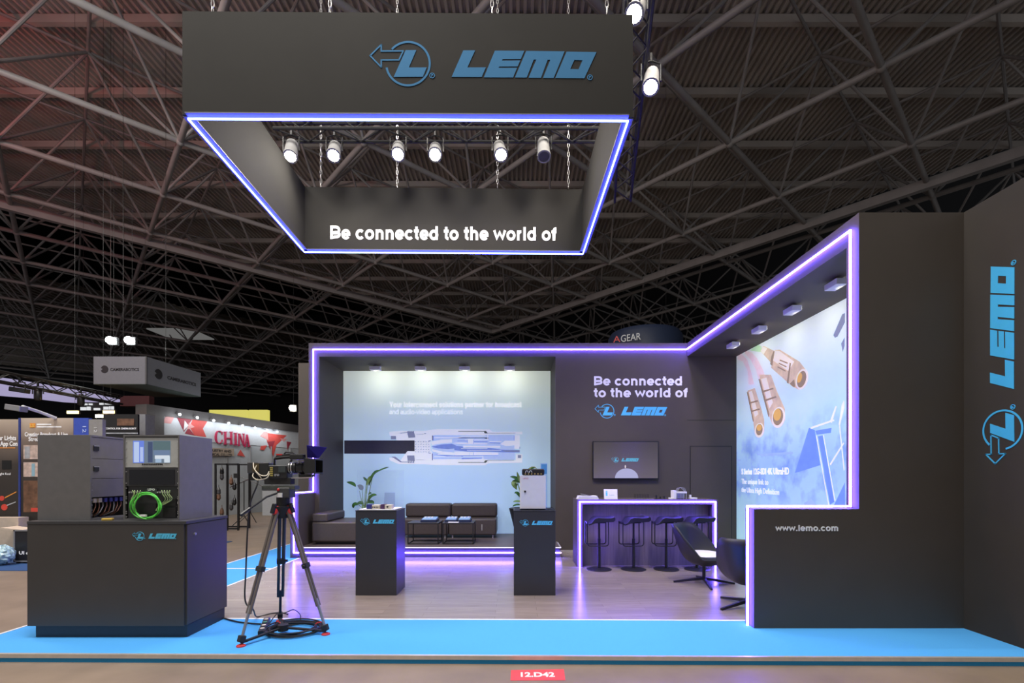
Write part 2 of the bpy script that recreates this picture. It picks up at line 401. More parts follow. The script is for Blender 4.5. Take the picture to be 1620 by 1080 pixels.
# stand floor: wooden part, blue carpet border, aluminium edge
XL, XR = -5.16, 4.67
def edgeY(x): return 4.254-.0104*x
def woodY(x): return 5.335-.012*x
wf = struct(MB().hexa([(-4.1,woodY(-4.1),HF),(4.62,woodY(4.62),HF),(4.62,10.03,HF),(-4.1,10.03,HF),(-4.1,woodY(-4.1),0),(4.62,woodY(4.62),0),(4.62,10.03,0),(-4.1,10.03,0)]), 'floor', WOOD)
tag(wf, 'grey brown plank floor of the stand', 'floor')
cb = MB()
cb.hexa([(XL,edgeY(XL)+.03,HF),(XR,edgeY(XR)+.03,HF),(XR,woodY(XR)-.03,HF),(XL,woodY(XL)-.03,HF),(XL,edgeY(XL)+.03,0),(XR,edgeY(XR)+.03,0),(XR,woodY(XR)-.03,0),(XL,woodY(XL)-.03,0)])
cb.hexa([(XL+.02,woodY(XL)-.03,HF),(-4.12,woodY(-4.1)-.03,HF),(-4.12,8.18,HF),(XL+.02,8.18,HF),(XL+.02,woodY(XL)-.03,0),(-4.12,woodY(-4.1)-.03,0),(-4.12,8.18,0),(XL+.02,8.18,0)])
cb.box(XL+.02, -4.12, 8.24, 9.22, HF, 0).box(XL+.02, -4.31, 9.22, 11.28, HF, 0)
tag(cb.build('carpet', CARPET), 'bright blue carpet border around the plank floor of the stand', 'carpet')
def strip(x0, y0, x1, y1, w, z0, z1):
    d = Vector((x1-x0, y1-y0)).normalized(); k = Vector((-d.y, d.x))*w/2
    return [(x0-k.x,y0-k.y,z0),(x1-k.x,y1-k.y,z0),(x1+k.x,y1+k.y,z0),(x0+k.x,y0+k.y,z0),(x0-k.x,y0-k.y,z1),(x1-k.x,y1-k.y,z1),(x1+k.x,y1+k.y,z1),(x0+k.x,y0+k.y,z1)]
WSTRIP = M('white_floor_strip', (.86,.86,.86), .4)
struct(MB().hexa(strip(-4.1, woodY(-4.1)-.015, 2.6, woodY(2.6)-.015, .03, HF, .004)), 'trim_1', WSTRIP)
struct(MB().hexa(strip(-4.11, woodY(-4.1), -4.11, 9.22, .03, HF, .004)), 'trim_2', WSTRIP)
struct(MB().hexa(strip(XL+.005, edgeY(XL)+.03, XL+.005, 11.28, .03, HF, .004)), 'trim_3', WSTRIP)
struct(MB().hexa(strip(XL+.02, 8.21, -4.12, 8.21, .05, HF, .004)), 'trim_4', WSTRIP)  # carpet joint, its reflection painted as a white strip
struct(MB().hexa(strip(XL, edgeY(XL)+.012, XR+.1, edgeY(XR+.1)+.012, .03, -.032, .003)), 'trim_5', ALU)
struct(MB().hexa(strip(XL, edgeY(XL)+.014, XR+.1, edgeY(XR+.1)+.014, .024, HF, -.032)), 'trim_6', CARPET_E)

# ---- stand walls
T = 4.32
FY = 5.025
wfr = struct(MB().box(3.58, 4.67, FY, FY+.19, 0, T).box(2.49, 3.58, FY, FY+.19, 0, 1.239), 'wall_front', GRAPH)
sans_part('www.lemo.com', LETTER, wfr, (at(1226.4, 839.7, FY).x, FY, at(1226.4, 839.7, FY).z), XA, ZA, 99.2*FY/FPX, None, .150)
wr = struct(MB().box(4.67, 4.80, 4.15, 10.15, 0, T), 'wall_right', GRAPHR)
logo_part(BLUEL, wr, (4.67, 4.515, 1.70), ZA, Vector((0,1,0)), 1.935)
struct(MB().box(3.58, 4.67, FY+.19, 10.03, 4.04, T), 'ceiling', GRAPH)
BY = 10.03
wb = struct(MB().box(.85, 4.67, BY, BY+.12, 0, T), 'wall_back', GRAPH)
def onwall(px, py, Y=BY): 
    p = at(px, py, Y); return p
p = onwall(939.6, 609.5); sans_part('Be connected', LETTER, wb, p, XA, ZA, 139.5*BY/FPX, 14.6*BY/FPX, .150)
p = onwall(939.2, 628.2); sans_part('to the world of', LETTER, wb, p, XA, ZA, 148.5*BY/FPX, 14.6*BY/FPX, .150)
p = onwall(941, 657); logo_part(CYANL, wb, p, XA, ZA, 114.5*BY/FPX)
struct(MB().box(.85, 1.05, BY+.12, 11.5, 0, T), 'wall_niche', GRAPH)
struct(MB().box(-4.27, -4.05, BY, 11.5, 0, T), 'wall_left', GRAPH)
struct(MB().box(-4.05, .85, BY, 11.5, 4.04, T), 'ceiling', GRAPH)
struct(MB().box(-4.27, 1.05, 11.5, 11.6, 0, T), 'wall_niche_back', GRAPH)
struct(MB().box(-5.05, -4.27, 11.3, 11.45, 0, 4.2), 'wall_behind', GRAPH)
struct(MB().box(-4.30, -4.14, 9.27, BY, 0, 1.22), 'wall_parapet', GRAPH)
pf = struct(MB().box(-4.14, .87, 9.27, BY, 0, .19).box(-4.05, .85, BY, 11.44, 0, .19), 'floor', GRAPH2)
struct(MB().box(-4.14, .86, 9.30, BY, .19, .2).box(-4.05, .85, BY, 11.44, .19, .2), 'floor', WOODD)
struct(MB().box(-4.1, .885, 9.255, 9.285, .185, .206).box(.86, .885, 9.285, BY, .185, .206), 'trim_7', SILVER)
struct(MB().box(-4.1, .90, 9.245, 9.27, 0, .012).box(.87, .90, 9.27, BY, 0, .012), 'trim_8', SILVER)
struct(MB().box(.9, 3.6, BY-.012, BY, 0, .03), 'baseboard_back', ALU)
# door in the back wall: leaf standing in a slim dark reveal
d1 = empty('door_1', (4.07, BY, 0), 'flush graphite door in the back wall beside the bar counter', 'door', kind='structure')
MB().box(3.65, 4.49, BY-.012, BY, 0, 2.17).build('door_leaf', GRAPH, d1)
MB().box(3.635, 3.65, BY-.006, BY, 0, 2.19).box(4.49, 4.505, BY-.006, BY, 0, 2.19).box(3.65, 4.49, BY-.006, BY, 2.17, 2.19).build('frame', BLACKM, d1)
struct(MB().box(3.58, 4.6, BY-.003, BY, 2.72, 2.728), 'trim_9', BLACKM)

# ---- purple LED lines that trace the frame of the stand
def led_path(name, pts, mat, label, r=.008):
    b = MB()
    for a, c in zip(pts[:-1], pts[1:]): 
        a = Vector(a); c = Vector(c); e = (c-a).normalized()*r
        b.bar(a-e, c+e, 2*r)
    o = b.build(name, mat); return tag(o, label, 'light strip')
LX = 3.555; LYb = BY-.025; LZ = 4.18; lm = FY+.095
led_path('led_strip', [(2.465, lm, .01), (2.465, lm, 1.262), (LX, lm, 1.262), (LX, lm, LZ), (LX, LYb, LZ), (-4.165, LYb, LZ), (-4.165, LYb, 1.245), (-4.22, 9.245, 1.245), (-4.22, 9.245, .10), (.885, 9.245, .10)], LED_P,
         'long purple light strip tracing the outer frame of the stand walls')

led_path('led_strip', [(-4.1, 9.25, .197), (.885, 9.25, .197), (.885, BY-.03, .197)], EM('white_led', (.88,.84,1), 1.6), 'thin white light strip along the top edge of the sofa platform', .006)

# ---- lightbox print behind the sofa
NY = 11.44
PR1 = PRINT('niche_print', [(0, (.42,.62,.90)), (.32, (.48,.69,.92)), (.55, (.58,.78,.88)), (.78, (.67,.83,.80)), (1, (.78,.88,.80))], .2, 4.04, 'X', glow=.37)
lb = empty('lightbox', ((-4.05+.85)/2, NY, .2), 'wide pale blue lightbox with connector cutaway print behind the sofa', 'lightbox')
MB().box(-4.05, .85, NY, NY+.05, .2, 4.04).build('fabric_print', PR1, lb)
def P1(x, y): return at(x, y, NY)
def art(name, mat, polys, lay, f, parent, nrm):
    b = MB()
    for i, p in enumerate(polys): b.prism([f(*c) for c in p], nrm, .0012*lay+.00012*i)
    return b.build(name, mat, parent)
N1 = Vector((0,-1,0))
def c2(l): return [(600+x/6.48, 660+y/6.48) for x, y in l]
def MP(name, col, rough=.7, var=.04, scale=14, glow=.36):
    m = M(name, col, rough, var=var, scale=scale); nt = m.node_tree; b = nt.nodes['Principled BSDF']
    nt.links.new(b.inputs['Base Color'].links[0].from_socket, b.inputs['Emission Color']); b.inputs['Emission Strength'].default_value = glow
    return m
WPRINT = MP('print_lettering', (.95,.96,.96), var=.01, glow=.5)
A_DG = M('print_dark_grey', (.065,.065,.085), .7); A_W = MP('print_white', (.88,.93,.95), .7, var=.02); A_LB = MP('print_pale_blue', (.50,.64,.92), .7, var=.03)
A_MB = MP('print_mid_blue', (.20,.30,.68), .7, var=.05); A_OL = M('print_olive', (.16,.20,.13), .7); A_SH = MP('print_grey_blue', (.24,.27,.40), .7)
rect = lambda x0,y0,x1,y1: [(x0,y0),(x1,y0),(x1,y1),(x0,y1)]
art('sheath_print', A_W, [c2(l) for l in (
    [(105,150),(230,138),(460,140),(600,120),(1130,125),(1160,150),(1465,148),(1465,172),(1110,176),(1080,185),(560,180),(545,235),(180,235),(170,190),(110,190)],
    [(105,415),(170,415),(220,440),(290,345),(540,350),(545,430),(1060,425),(1130,436),(1400,440),(1400,380),(1465,380),(1465,462),(1120,470),(1080,490),(600,488),(460,480),(200,478),(110,440)])], 2, P1, lb, N1)
art('inner_print', A_LB, [c2(l) for l in (rect(545,180,1390,432),)], 1, P1, lb, N1)
art('conductor_print', A_W, [c2(l) for l in (
    [(530,250),(640,228),(745,225),(745,258),(600,270),(545,285)], [(540,325),(640,350),(770,362),(770,385),(640,375),(545,345)],
    [(770,350),(1220,362),(1220,385),(780,388)], [(860,290),(1240,292),(1240,308),(860,308)], [(755,265),(900,275),(1110,275),(1110,268),(800,258)],
    [(1240,275),(1290,240),(1390,240),(1390,285),(1300,292)], rect(905,222,970,275), rect(925,355,970,388), [(1390,180),(1440,185),(1440,320),(1385,320)], rect(560,345,640,355), rect(600,375,830,382))], 3, P1, lb, N1)
art('wire_print', A_MB, [c2(l) for l in (
    [(530,300),(640,278),(745,270),(790,290),(860,300),(860,312),(700,325),(600,318)], [(770,318),(900,308),(1120,312),(1260,330),(1440,335),(1440,360),(1260,358),(1120,350),(900,350),(770,335)],
    rect(760,208,900,214), rect(800,238,905,243), rect(970,244,1110,250), [(560,378),(760,392),(1110,388),(1110,394),(700,402)], [(840,430),(850,418),(1050,416),(1050,422)])], 3, P1, lb, N1)
art('cable_print', A_DG, [[(544.6,696.4),(656,696.4),(656,717.4),(544.6,717.4)]], 2, P1, lb, N1)
art('thread_print', A_SH, [c2(l) for l in (
    rect(120,190,172,225), [(285,145),(355,145),(372,205),(300,210)], [(285,390),(360,390),(365,450),(290,440)], rect(540,185,552,235), rect(540,370,550,440), rect(1420,385,1455,418),
    *[[(292+i*18,140),(304+i*18,140),(300+i*18,175),(288+i*18,175)] for i in range(4)], *[[(290+i*18,440),(302+i*18,440),(306+i*18,468),(294+i*18,468)] for i in range(4)], [(125,402),(165,402),(230,452),(290,455),(290,462),(215,460)],
    [(175,160),(215,160),(290,148),(290,154),(225,166)])], 4, P1, lb, N1)
art('gasket_print', A_OL, [c2(l) for l in ([(1070,140),(1095,140),(1115,165),(1080,165)], [(1070,465),(1085,440),(1115,440),(1095,465)], rect(810,141,1075,147), rect(810,458,1075,464), rect(1110,160,1400,164), rect(780,206,1120,212), rect(1080,212,1120,218), rect(1110,438,1380,442))], 4, P1, lb, N1)
art('bore_print', A_LB, [c2(l) for l in (rect(560,188,830,200), rect(1130,216,1380,228), rect(1120,395,1385,404), rect(600,410,1050,416))], 5, P1, lb, N1)
art('rim_print', A_W, [c2(l) for l in ([(560,205),(800,205),(860,196),(1100,196),(1100,201),(865,201),(805,211),(560,211)], rect(880,228,1120,234), rect(1130,246,1250,252), rect(840,318,1110,322), rect(900,336,1250,340), rect(560,400,840,405), rect(860,398,1060,402), rect(1060,395,1066,430), rect(1110,180,1116,232))], 6, P1, lb, N1)
art('shade_print', A_MB, [c2(l) for l in (rect(552,186,557,235), rect(1380,190,1384,240), [(1130,255),(1240,262),(1240,268),(1130,262)], rect(905,226,909,272), rect(966,226,970,272), rect(925,357,929,386), rect(966,357,970,386), [(560,300),(740,290),(740,294),(560,306)], [(770,390),(1220,388),(1220,392),(770,395)])], 7, P1, lb, N1)
art('seam_print', A_SH, [c2(l) for l in (rect(380,172,455,175), rect(460,163,482,170), rect(380,432,460,435), rect(505,236,530,243), rect(505,362,530,369), [(1260,340),(1440,338),(1440,352),(1300,350)], rect(1436,300,1443,322))], 8, P1, lb, N1)
br = [c2(rect(360,235,525,370))]
art('braid_print', A_W, br, 2, P1, lb, N1)
chev = []
for i in range(6):
    for j in range(5):
        x = 366+i*27; y = 240+j*26; chev.append(c2([(x,y+12),(x+13,y+1),(x+17,y+6),(x+4,y+17)] if (i+j)%2 else [(x,y+2),(x+15,y+12),(x+12,y+17),(x-1,y+8)]))
art('weave_print', A_SH, chev, 3, P1, lb, N1)
sans_part('Your interconnect solutions partner for broadcast', WPRINT, lb, P1(616, 644)+N1*.001, XA, ZA, 209*NY/FPX, 8.6*NY/FPX, .150)
sans_part('and audio-video applications', WPRINT, lb, P1(616, 655)+N1*.001, XA, ZA, 116*NY/FPX, 7.6*NY/FPX, .085)

# ---- print wall along the right side
RX = 4.60
PR2 = PRINT('side_print', [(0, (.48,.84,.90)), (.22, (.46,.76,.92)), (.42, (.36,.60,.92)), (.56, (.46,.72,.92)), (.74, (.64,.88,.86)), (1, (.84,.95,.90))], 0, 4.04, 'Y', (1.75, .95, (.14,.28,.72), 2.6), glow=.32)
rb = empty('lightbox', (RX, 7.6, 0), 'tall lightbox with three metal connectors and blue landscape print on the side wall', 'lightbox')
MB().box(RX, RX+.05, FY+.22, BY-.01, .02, 4.04).build('fabric_print', PR2, rb)
def P2(x, y):
    Y = RX*FPX/(x-VX); return Vector((RX, Y, EYE-(y-VY)*Y/FPX))
N2 = Vector((-1,0,0))
a6 = lambda l: [(1150+x/6, 440+y/6) for x, y in l]
a5 = lambda l: [(1150+x/4.5, 600+y/4.5) for x, y in l]
a2 = lambda l: [(1060+x/2.159, 340+y/2.159) for x, y in l]
C_M = MP('print_nickel', (.66,.53,.37), .7, var=.12, scale=8); C_L = MP('print_nickel_light', (.92,.84,.69), .7, var=.03); C_D = MP('print_nickel_dark', (.33,.25,.16), .7)
C_G = MP('print_gold', (.75,.46,.12), .7); C_P = MP('print_pink', (.86,.66,.66), .7, var=.05); C_B = MP('print_deep_blue', (.17,.32,.78), .7, var=.1, scale=4); C_GN = MP('print_green', (.55,.85,.50), .7); C_H = MP('print_haze_blue', (.36,.55,.93), .7, var=.1, scale=4)
def ell(cx, cy, rx, ry, tilt=0, n=24):
    c, s = math.cos(R(tilt)), math.sin(R(tilt)); o = []
    for i in range(n):
        t = 2*math.pi*i/n; x, y = rx*math.cos(t), ry*math.sin(t); o.append((cx+x*c-y*s, cy+x*s+y*c))
    return o
art('cable_print', C_P, [a6([(180,690),(235,700),(290,760),(345,870),(385,1000),(300,960),(270,860),(220,770),(165,712)]), a6([(100,740),(140,715),(195,770),(235,900),(260,1010),(205,1010),(195,880),(150,790),(95,770)])], 1, P2, rb, N2)
art('glow_print', C_GN, [a6([(215,685),(300,630),(330,650),(325,700),(300,700)])], 1, P2, rb, N2)
art('body_print', C_M, [a6([(345,640),(455,690),(430,815),(318,690)]), a6([(455,680),(500,675),(690,790),(755,875),(770,950),(690,1060),(625,1030),(420,850),(435,740)]),
    a2([(305,545),(345,545),(365,600),(392,660),(393,700),(375,725),(350,715),(336,680)]), a2([(264,600),(290,590),(312,660),(322,700),(322,740),(305,758),(290,745),(284,700)])], 2, P2, rb, N2)
art('highlight_print', C_L, [a6([(455,685),(500,690),(640,790),(585,880),(440,780)]), a6([(345,648),(385,665),(350,720),(322,690)]), a2([(312,560),(330,555),(352,640),(340,660)]), a2([(270,605),(280,600),(302,680),(290,690)])], 3, P2, rb, N2)
art('groove_print', C_D, [a6([(425,740),(445,690),(455,694),(432,830),(412,815)]), a6([(598,800),(610,806),(585,1000),(570,990)]), a6([(505,770),(580,800),(577,812),(502,782)]), a6([(495,800),(570,835),(567,846),(492,812)]), a6([(485,835),(560,875),(557,886),(482,846)]), a6([(640,960),(650,1030),(630,1030),(600,1000)]),
    a2([(318,600),(352,590),(354,594),(320,606)]), a2([(325,630),(362,618),(364,623),(327,636)]), a2([(270,640),(300,632),(301,637),(271,645)]), a2([(277,668),(306,660),(307,665),(278,673)]), a2([(303,560),(308,560),(340,680),(337,690)]),  a2([(263,605),(268,605),(286,700),(284,706)])], 4, P2, rb, N2)
art('rim_print', C_L, [ell(1150+715/6, 440+958/6, 9.2, 16.5, 14), ell(1060+371/2.159, 340+691/2.159, 10.2, 16.6, 8), ell(1060+306/2.159, 340+735/2.159, 7.2, 11.5, 6)], 5, P2, rb, N2)
art('bore_print', C_D, [ell(1150+713/6, 440+958/6, 6.8, 13.5, 14), ell(1060+370/2.159, 340+689/2.159, 8, 13.5, 8), ell(1060+306/2.159, 340+733/2.159, 5.3, 9, 6)], 6, P2, rb, N2)
art('contact_print', C_G, [ell(1150+695/6, 440+945/6, 3.4, 8, 14), ell(1060+368/2.159, 340+682/2.159, 6, 9.5, 8), ell(1060+306/2.159, 340+726/2.159, 4, 5, 6)], 7, P2, rb, N2)
art('scrub_print', C_H, [a5([(70,565),(100,570),(95,582),(70,580)]), a5([(205,530),(470,515),(470,530),(260,548)]), a5([(548,880),(600,850),(640,895),(560,905)])], 1, P2, rb, N2)
art('flag_print', C_B, [a5([(485,665),(585,345),(625,360),(665,610)]), a5([(650,405),(682,398),(765,870),(735,890)]), a5([(840,735),(840,912),(755,912)]), a5([(630,365),(745,345),(740,380),(640,392)])], 2, P2, rb, N2)
art('outline_print', A_W, [a5([(636,400),(640,398),(728,895),(722,890)]), a5([(686,395),(690,395),(772,860),(768,870)]), a5([(598,340),(760,285),(765,295),(600,352)]), a5([(735,300),(775,190),(783,192),(748,310)]), a5([(820,180),(835,150),(838,200),(805,330),(798,320)]), a5([(800,330),(806,325),(838,640),(834,650)]), a5([(735,600),(830,450),(836,455),(740,612)])], 3, P2, rb, N2)
art('rig_print', A_SH, [a6([(1010,540),(1095,340),(1120,330),(1120,420),(1050,555),(1025,565)]), a6([(1085,620),(1118,560),(1118,640),(1100,700)])], 1, P2, rb, N2)
def row3(s, px0, py0, px1, cap, bold):
    a = P2(px0, py0); Y1 = RX*FPX/(px1-VX)
    text_part(s, WPRINT, rb, a+N2*.001, Vector((0,-1,0)), ZA, a.y-Y1, cap, bold)
row3('S Series 12G-SDI 4K UltraHD', 1173.3, 750, 1248.4, .115, .025)
row3('The unique link to', 1173.3, 765, 1215.6, .10, 0)
row3('the Ultra High Definition', 1173.3, 778, 1232.7, .10, 0)

# ---- small soffit spotlights, one thing each
def soffit_light(loc, rz, label, group, target, power):
    e = empty('soffit_spotlight', loc, label, 'spotlight', group, rz)
    MB().box(-.12,.12,-.07,.07,-.075,0).build('housing', WHITE, e, local=True, bevel=.006)
    MB().box(-.10,.10,.071,.08,-.06,-.015).build('lens', EM_S, e, local=True)
    MB().box(-.03,.03,-.02,.02,0,.03).build('mount', GREY, e, local=True)
    d = (Vector(target)-Vector(loc)).normalized()
    spot(Vector(loc)+Vector((0,0,-.12)), target, power, 150, 1, (1,.93,.78), .05)
EM_S = EM('soffit_lens', (1,.96,.88), 5)
nb = ['leftmost above the sofa niche', 'second from the niche left wall', 'third from the niche left wall', 'next to the niche right wall']
for i, x in enumerate((-3.12, -2.11, -1.12, -.11)):
    soffit_light((x, 10.85, 4.01), 0, 'small white ceiling spotlight over the connector print, '+nb[i], 'spotlights over the niche', (x, NY, 3.8), 9)
nr = ['farthest back by the rear wall', 'second from the rear wall', 'third from the rear wall', 'closest to the front wall']
for i, y in enumerate((8.9, 7.95, 7.0, 6.05)):
    soffit_light((4.02, y, 4.01), R(-90), 'small white spotlight under the side soffit, '+nr[i], 'spotlights under the side soffit', (RX, y, 3.6), 7)

# ================================================================== HANGING BANNER
ban = empty('hanging_banner', (-1.1, 6.5, 5.306), 'large graphite square banner ring hanging above the stand with blue lit lower edge', 'hanging sign')
zb, zt = 5.306, 6.372
FLc, FRc, BLc, BRc = Vector((-3.425,4.985,0)), Vector((1.229,5.02,0)), Vector((-3.53,8.03,0)), Vector((1.19,8.10,0))
def panel(a, b, inward, th=.05):
    d = (b-a).normalized(); n = Vector(inward)*th
    z = lambda p, h: Vector((p.x, p.y, h))
    return MB().hexa([z(a,zb),z(b,zb),z(b+n,zb),z(a+n,zb),z(a,zt),z(b,zt),z(b+n,zt),z(a+n,zt)])
panel(FLc, FRc, (0,1,0)).build('panel', BANNER, ban)
panel(BLc, BRc, (0,1,0)).build('panel', BANNER, ban)
panel(FLc+Vector((0,.05,0)), BLc, (1,0,0)).build('panel', BANNER, ban)
panel(FRc+Vector((0,.05,0)), BRc, (-1,0,0)).build('panel', BANNER, ban)
lb_ = MB(); q = [Vector((-3.375,5.0,zb-.032)), Vector((1.18,5.03,zb-.032)), Vector((1.14,8.07,zb-.032)), Vector((-3.475,8.0,zb-.032))]
for i in range(4): lb_.bar(q[i], q[(i+1)%4], .015)
lb_.build('led_strip', LED_B, ban)
le_ = MB()
for i in range(4): le_.bar(q[i]+ZA*.026, q[(i+1)%4]+ZA*.026, .11, .012)
le_.build('added_glow_ledge', ALU2, ban)  # ledge added to catch the blue strip's glow as a halo
fx = (FRc-FLc).normalized()
logo_part(M('banner_blue', (.050,.175,.34), .8, var=.02, spec=.12), ban, FLc+fx*(1.93)+Vector((0,0,5.705)), fx, ZA, 2.345)
bxd = (BRc-BLc).normalized(); pb = at(522, 378, 8.03)
sans_part('Be connected to the world of', LETTER, ban, BLc+bxd*(pb.x-BLc.x)+Vector((0,0,pb.z)), bxd, ZA, 358*8.05/FPX, 21.5*8.05/FPX, .150)

def chain(x, y, z0, z1, label, group='chains that hold the banner'):
    b = MB(); n = int((z1-z0)/.075)
    for i in range(n+1):
        zc = z0+.045+i*.075; pts = []
        for k in range(8):
            t = 2*math.pi*k/8; a = .022*math.cos(t); h = .047*math.sin(t)
            pts.append((x+a*.7, y, zc+h) if i % 2 else (x, y+a*.7, zc+h))
        b.tube(pts, .005, 5, True)
    tag(b.build('suspension_chain', SILVER), label, 'chain', group)
names = ['near its left corner', 'left of the blue logo', 'above the blue lettering', 'near its right corner']
for k, px in enumerate((336.5, 522, 778.5, 960)):
    x = (px-VX)*5.03/FPX; chain(x, 5.03, zt, 10.5, 'steel chain holding the front panel of the banner, '+names[k])
names = ['leftmost of the four', 'second of the four', 'third of the four', 'rightmost of the four']
for k, px in enumerate((507, 628, 787, 899.5)):
    x = (px-VX)*8.06/FPX; chain(x, 8.08, zt, 12.0, 'steel chain above the back panel of the banner, '+names[k])

# truss with the stand's spotlights above the banner
TY, TZ = 7.66, 7.12
def truss(a, b, h, mat, r=.024, step=.4):
    a = Vector(a); b = Vector(b); d = (b-a); L = d.length; d.normalize(); s = d.cross(ZA).normalized()*h/2; u = ZA*h/2
    m = MB(); ch = [s+u, -s+u, s-u, -s-u]
    for c in ch: m.cyl(a+c, b+c, r, n=6)
    n = max(2, int(L/step))
    w = MB()
    for i in range(n):
        p0 = a+d*L*i/n; p1 = a+d*L*(i+1)/n
        for c0, c1 in ((0,1),(2,3),(0,2),(1,3)):
            if i % 2: c0, c1 = c1, c0
            w.cyl(p0+ch[c0], p1+ch[c1], r*.5, n=5)
    return m, w
tr = empty('lighting_truss', (-1.1, TY, TZ), 'black lighting truss seen through the opening of the hanging banner', 'truss')
m_, w_ = truss((-3.75, TY, TZ), (1.35, TY, TZ), .3, BLACKM); m_.build('chord', BLACKM, tr); w_.build('brace', BLACKM, tr)
HT = Vector((0, 5.8, 0))
SPOTB = M('spot_housing', (.30,.30,.30), .45)
def stage_spot(loc, label, target, on=True, power=0, body=None, group='spotlights over the stand', bulb=None, angle=75):
    loc = Vector(loc); e = empty('stage_spotlight', loc, label, 'spotlight', group)
    d = (Vector(target)-loc).normalized(); q = d.to_track_quat('-Z', 'Y').to_matrix()
    b = MB().lathe([(.075,.20),(.095,.18),(.10,-.10),(.11,-.12),(.11,-.16),(.085,-.16),(.085,-.13)], n=16); b.xform(q.to_4x4()); b.build('housing', body or SPOTB, e, local=True, smooth=True)
    l = MB().lathe([(.001,-.155),(.083,-.15),(.083,-.135),(.001,-.135)], n=16); l.xform(q.to_4x4()); l.build('lens', (bulb or BULB) if on else DGREY, e, local=True)
    MB().tube([(-.125,0,0),(-.125,0,.22),(0,0,.26),(.125,0,.22),(.125,0,0)], .012, 6).build('bracket', BLACK, e, local=True)
    MB().cyl((0,0,.25), (0,0,.36), .02, n=8).build('clamp', BLACK, e, local=True)
    if on and power: spot(loc+d*.2, target, power, angle, .7)
    return e
ln = ['at the left inside the banner opening', 'second from the left on the black truss', 'third on the black truss', 'brightest one mid truss', 'right of the truss middle']
for k, (px, py) in enumerate(((461,212),(529,239.5),(630,238),(688.6,240),(791,236))):
    p_ = at(px, py, TY); p_.z = min(p_.z, TZ-.40)
    stage_spot(p_, 'lit white stage spotlight hanging '+ln[k], ((-2.8,-2.0,-1.0,-.6,.6)[k], (4.6,3.6,3.0,2.6,3.4)[k], 1.0), True, (45, 145, 150, 145, 125)[k], angle=165)
stage_spot(at(860,237,TY), 'unlit white floodlight box at the right end of the truss', (.6,5,0), False)
tr2 = empty('lighting_truss', (1.9, 5.5, 6.9), 'black lighting truss over the upper right corner of the banner', 'truss')
a_, b_ = Vector((1.36, 5.2, 7.05)), Vector((2.1, 9.4, 7.05)); m_, w_ = truss(a_, b_, .3, BLACKM); m_.build('chord', BLACKM, tr2); w_.build('brace', BLACKM, tr2)
stage_spot((1.40, 5.55, 6.93), 'lit stage spotlight beside the top right corner of the banner', (-.4, 2.4, 2.0), True, 45, angle=110)
stage_spot((1.78, 6.30, 6.72), 'lit stage spotlight lower, right of the banner side', (.6, 3.2, .8), True, 55, angle=100)

# ================================================================== PEDESTALS
def pedestal(x0, x1, y0, y1, label, lx0, lx1, ly):
    e = empty('display_pedestal', ((x0+x1)/2, (y0+y1)/2, 0), label, 'pedestal')
    MB().box(x0, x1, y0, y1, .0, 1.112).build('body', PEDM, e, bevel=.003)
    MB().box(x0-.004, x1+.004, y0-.004, y1+.004, 1.112, 1.124).build('top', DGREY, e, bevel=.002)
    p = at(lx0, ly, y0); logo_part(CYANL, e, p, XA, ZA, (lx1-lx0)*y0/FPX, .003)
    return e
PY = 6.385
pedestal(-2.10, -1.558, PY, PY+.50, 'graphite pedestal with blue lettering under the clear display case', 570, 624.3, 828)
pedestal(-.010, .541, PY, PY+.50, 'graphite pedestal with blue lettering under the white cabinet', 822, 874.7, 830)
PZ = 1.124
# clear case with small equipment
cs = empty('acrylic_display_case', (-1.83, PY+.25, PZ), 'tall clear acrylic case on the pedestal in front of the sofa', 'display case')
cx0, cx1, cy0, cy1, ch = -2.085, -1.573, PY+.012, PY+.488, .53
for a in ((cx0,cx1,cy0,cy0+.006),(cx0,cx1,cy1-.006,cy1),(cx0,cx0+.006,cy0+.006,cy1-.006),(cx1-.006,cx1,cy0+.006,cy1-.006)):
    MB().box(*a, PZ, PZ+ch).build('pane', CLEAR, cs)
MB().box(cx0,cx1,cy0,cy1,PZ+ch,PZ+ch+.006).build('lid', CLEAR, cs)
tray = MB().box(cx0+.02,cx1-.02,cy0+.02,cy1-.02,PZ,PZ+.012).build('tray', PAPER, None, bevel=.003); tag(tray, 'thin white base plate inside the clear display case', 'plate')
zz = PZ+.012
CREAM = M('cream_plastic', (.72,.66,.52), .5); DBLUE = M('dark_blue_plastic', (.03,.035,.20), .4); PURP = M('dark_purple_plastic', (.07,.02,.09), .4)
e = empty('cable_tester', (-1.89, PY+.13, zz), 'small cream and dark blue box at the left in the display case', 'device')
MB().box(-1.975,-1.905,PY+.06,PY+.20,zz,zz+.062).build('housing', DBLUE, e, bevel=.006)
MB().box(-1.905,-1.80,PY+.07,PY+.19,zz,zz+.055).build('front_panel', CREAM, e, bevel=.006)
b = MB(); 
for i in range(4): b.cyl((-1.89+i*.022,PY+.07,zz+.025),(-1.89+i*.022,PY+.06,zz+.025),.007,n=8)
b.build('socket', BLACK, e)
e = empty('cable_tester', (-1.70, PY+.13, zz), 'small cream box with dark purple end at the right in the display case', 'device')
MB().box(-1.785,-1.735,PY+.06,PY+.20,zz,zz+.064).build('housing', PURP, e, bevel=.006)
MB().box(-1.735,-1.64,PY+.07,PY+.19,zz,zz+.056).build('front_panel', CREAM, e, bevel=.006)
MB().cyl((-1.695,PY+.07,zz+.03),(-1.695,PY+.058,zz+.03),.013,n=10).build('socket', BLACK, e)
e = MB().hexa([(-1.82,PY+.33,zz),(-1.66,PY+.33,zz),(-1.66,PY+.336,zz),(-1.82,PY+.336,zz),(-1.81,PY+.36,zz+.21),(-1.67,PY+.36,zz+.21),(-1.67,PY+.366,zz+.21),(-1.81,PY+.366,zz+.21)]).build('acrylic_plaque', GLASS('frosted_acrylic', (.88,.87,.92)), None)
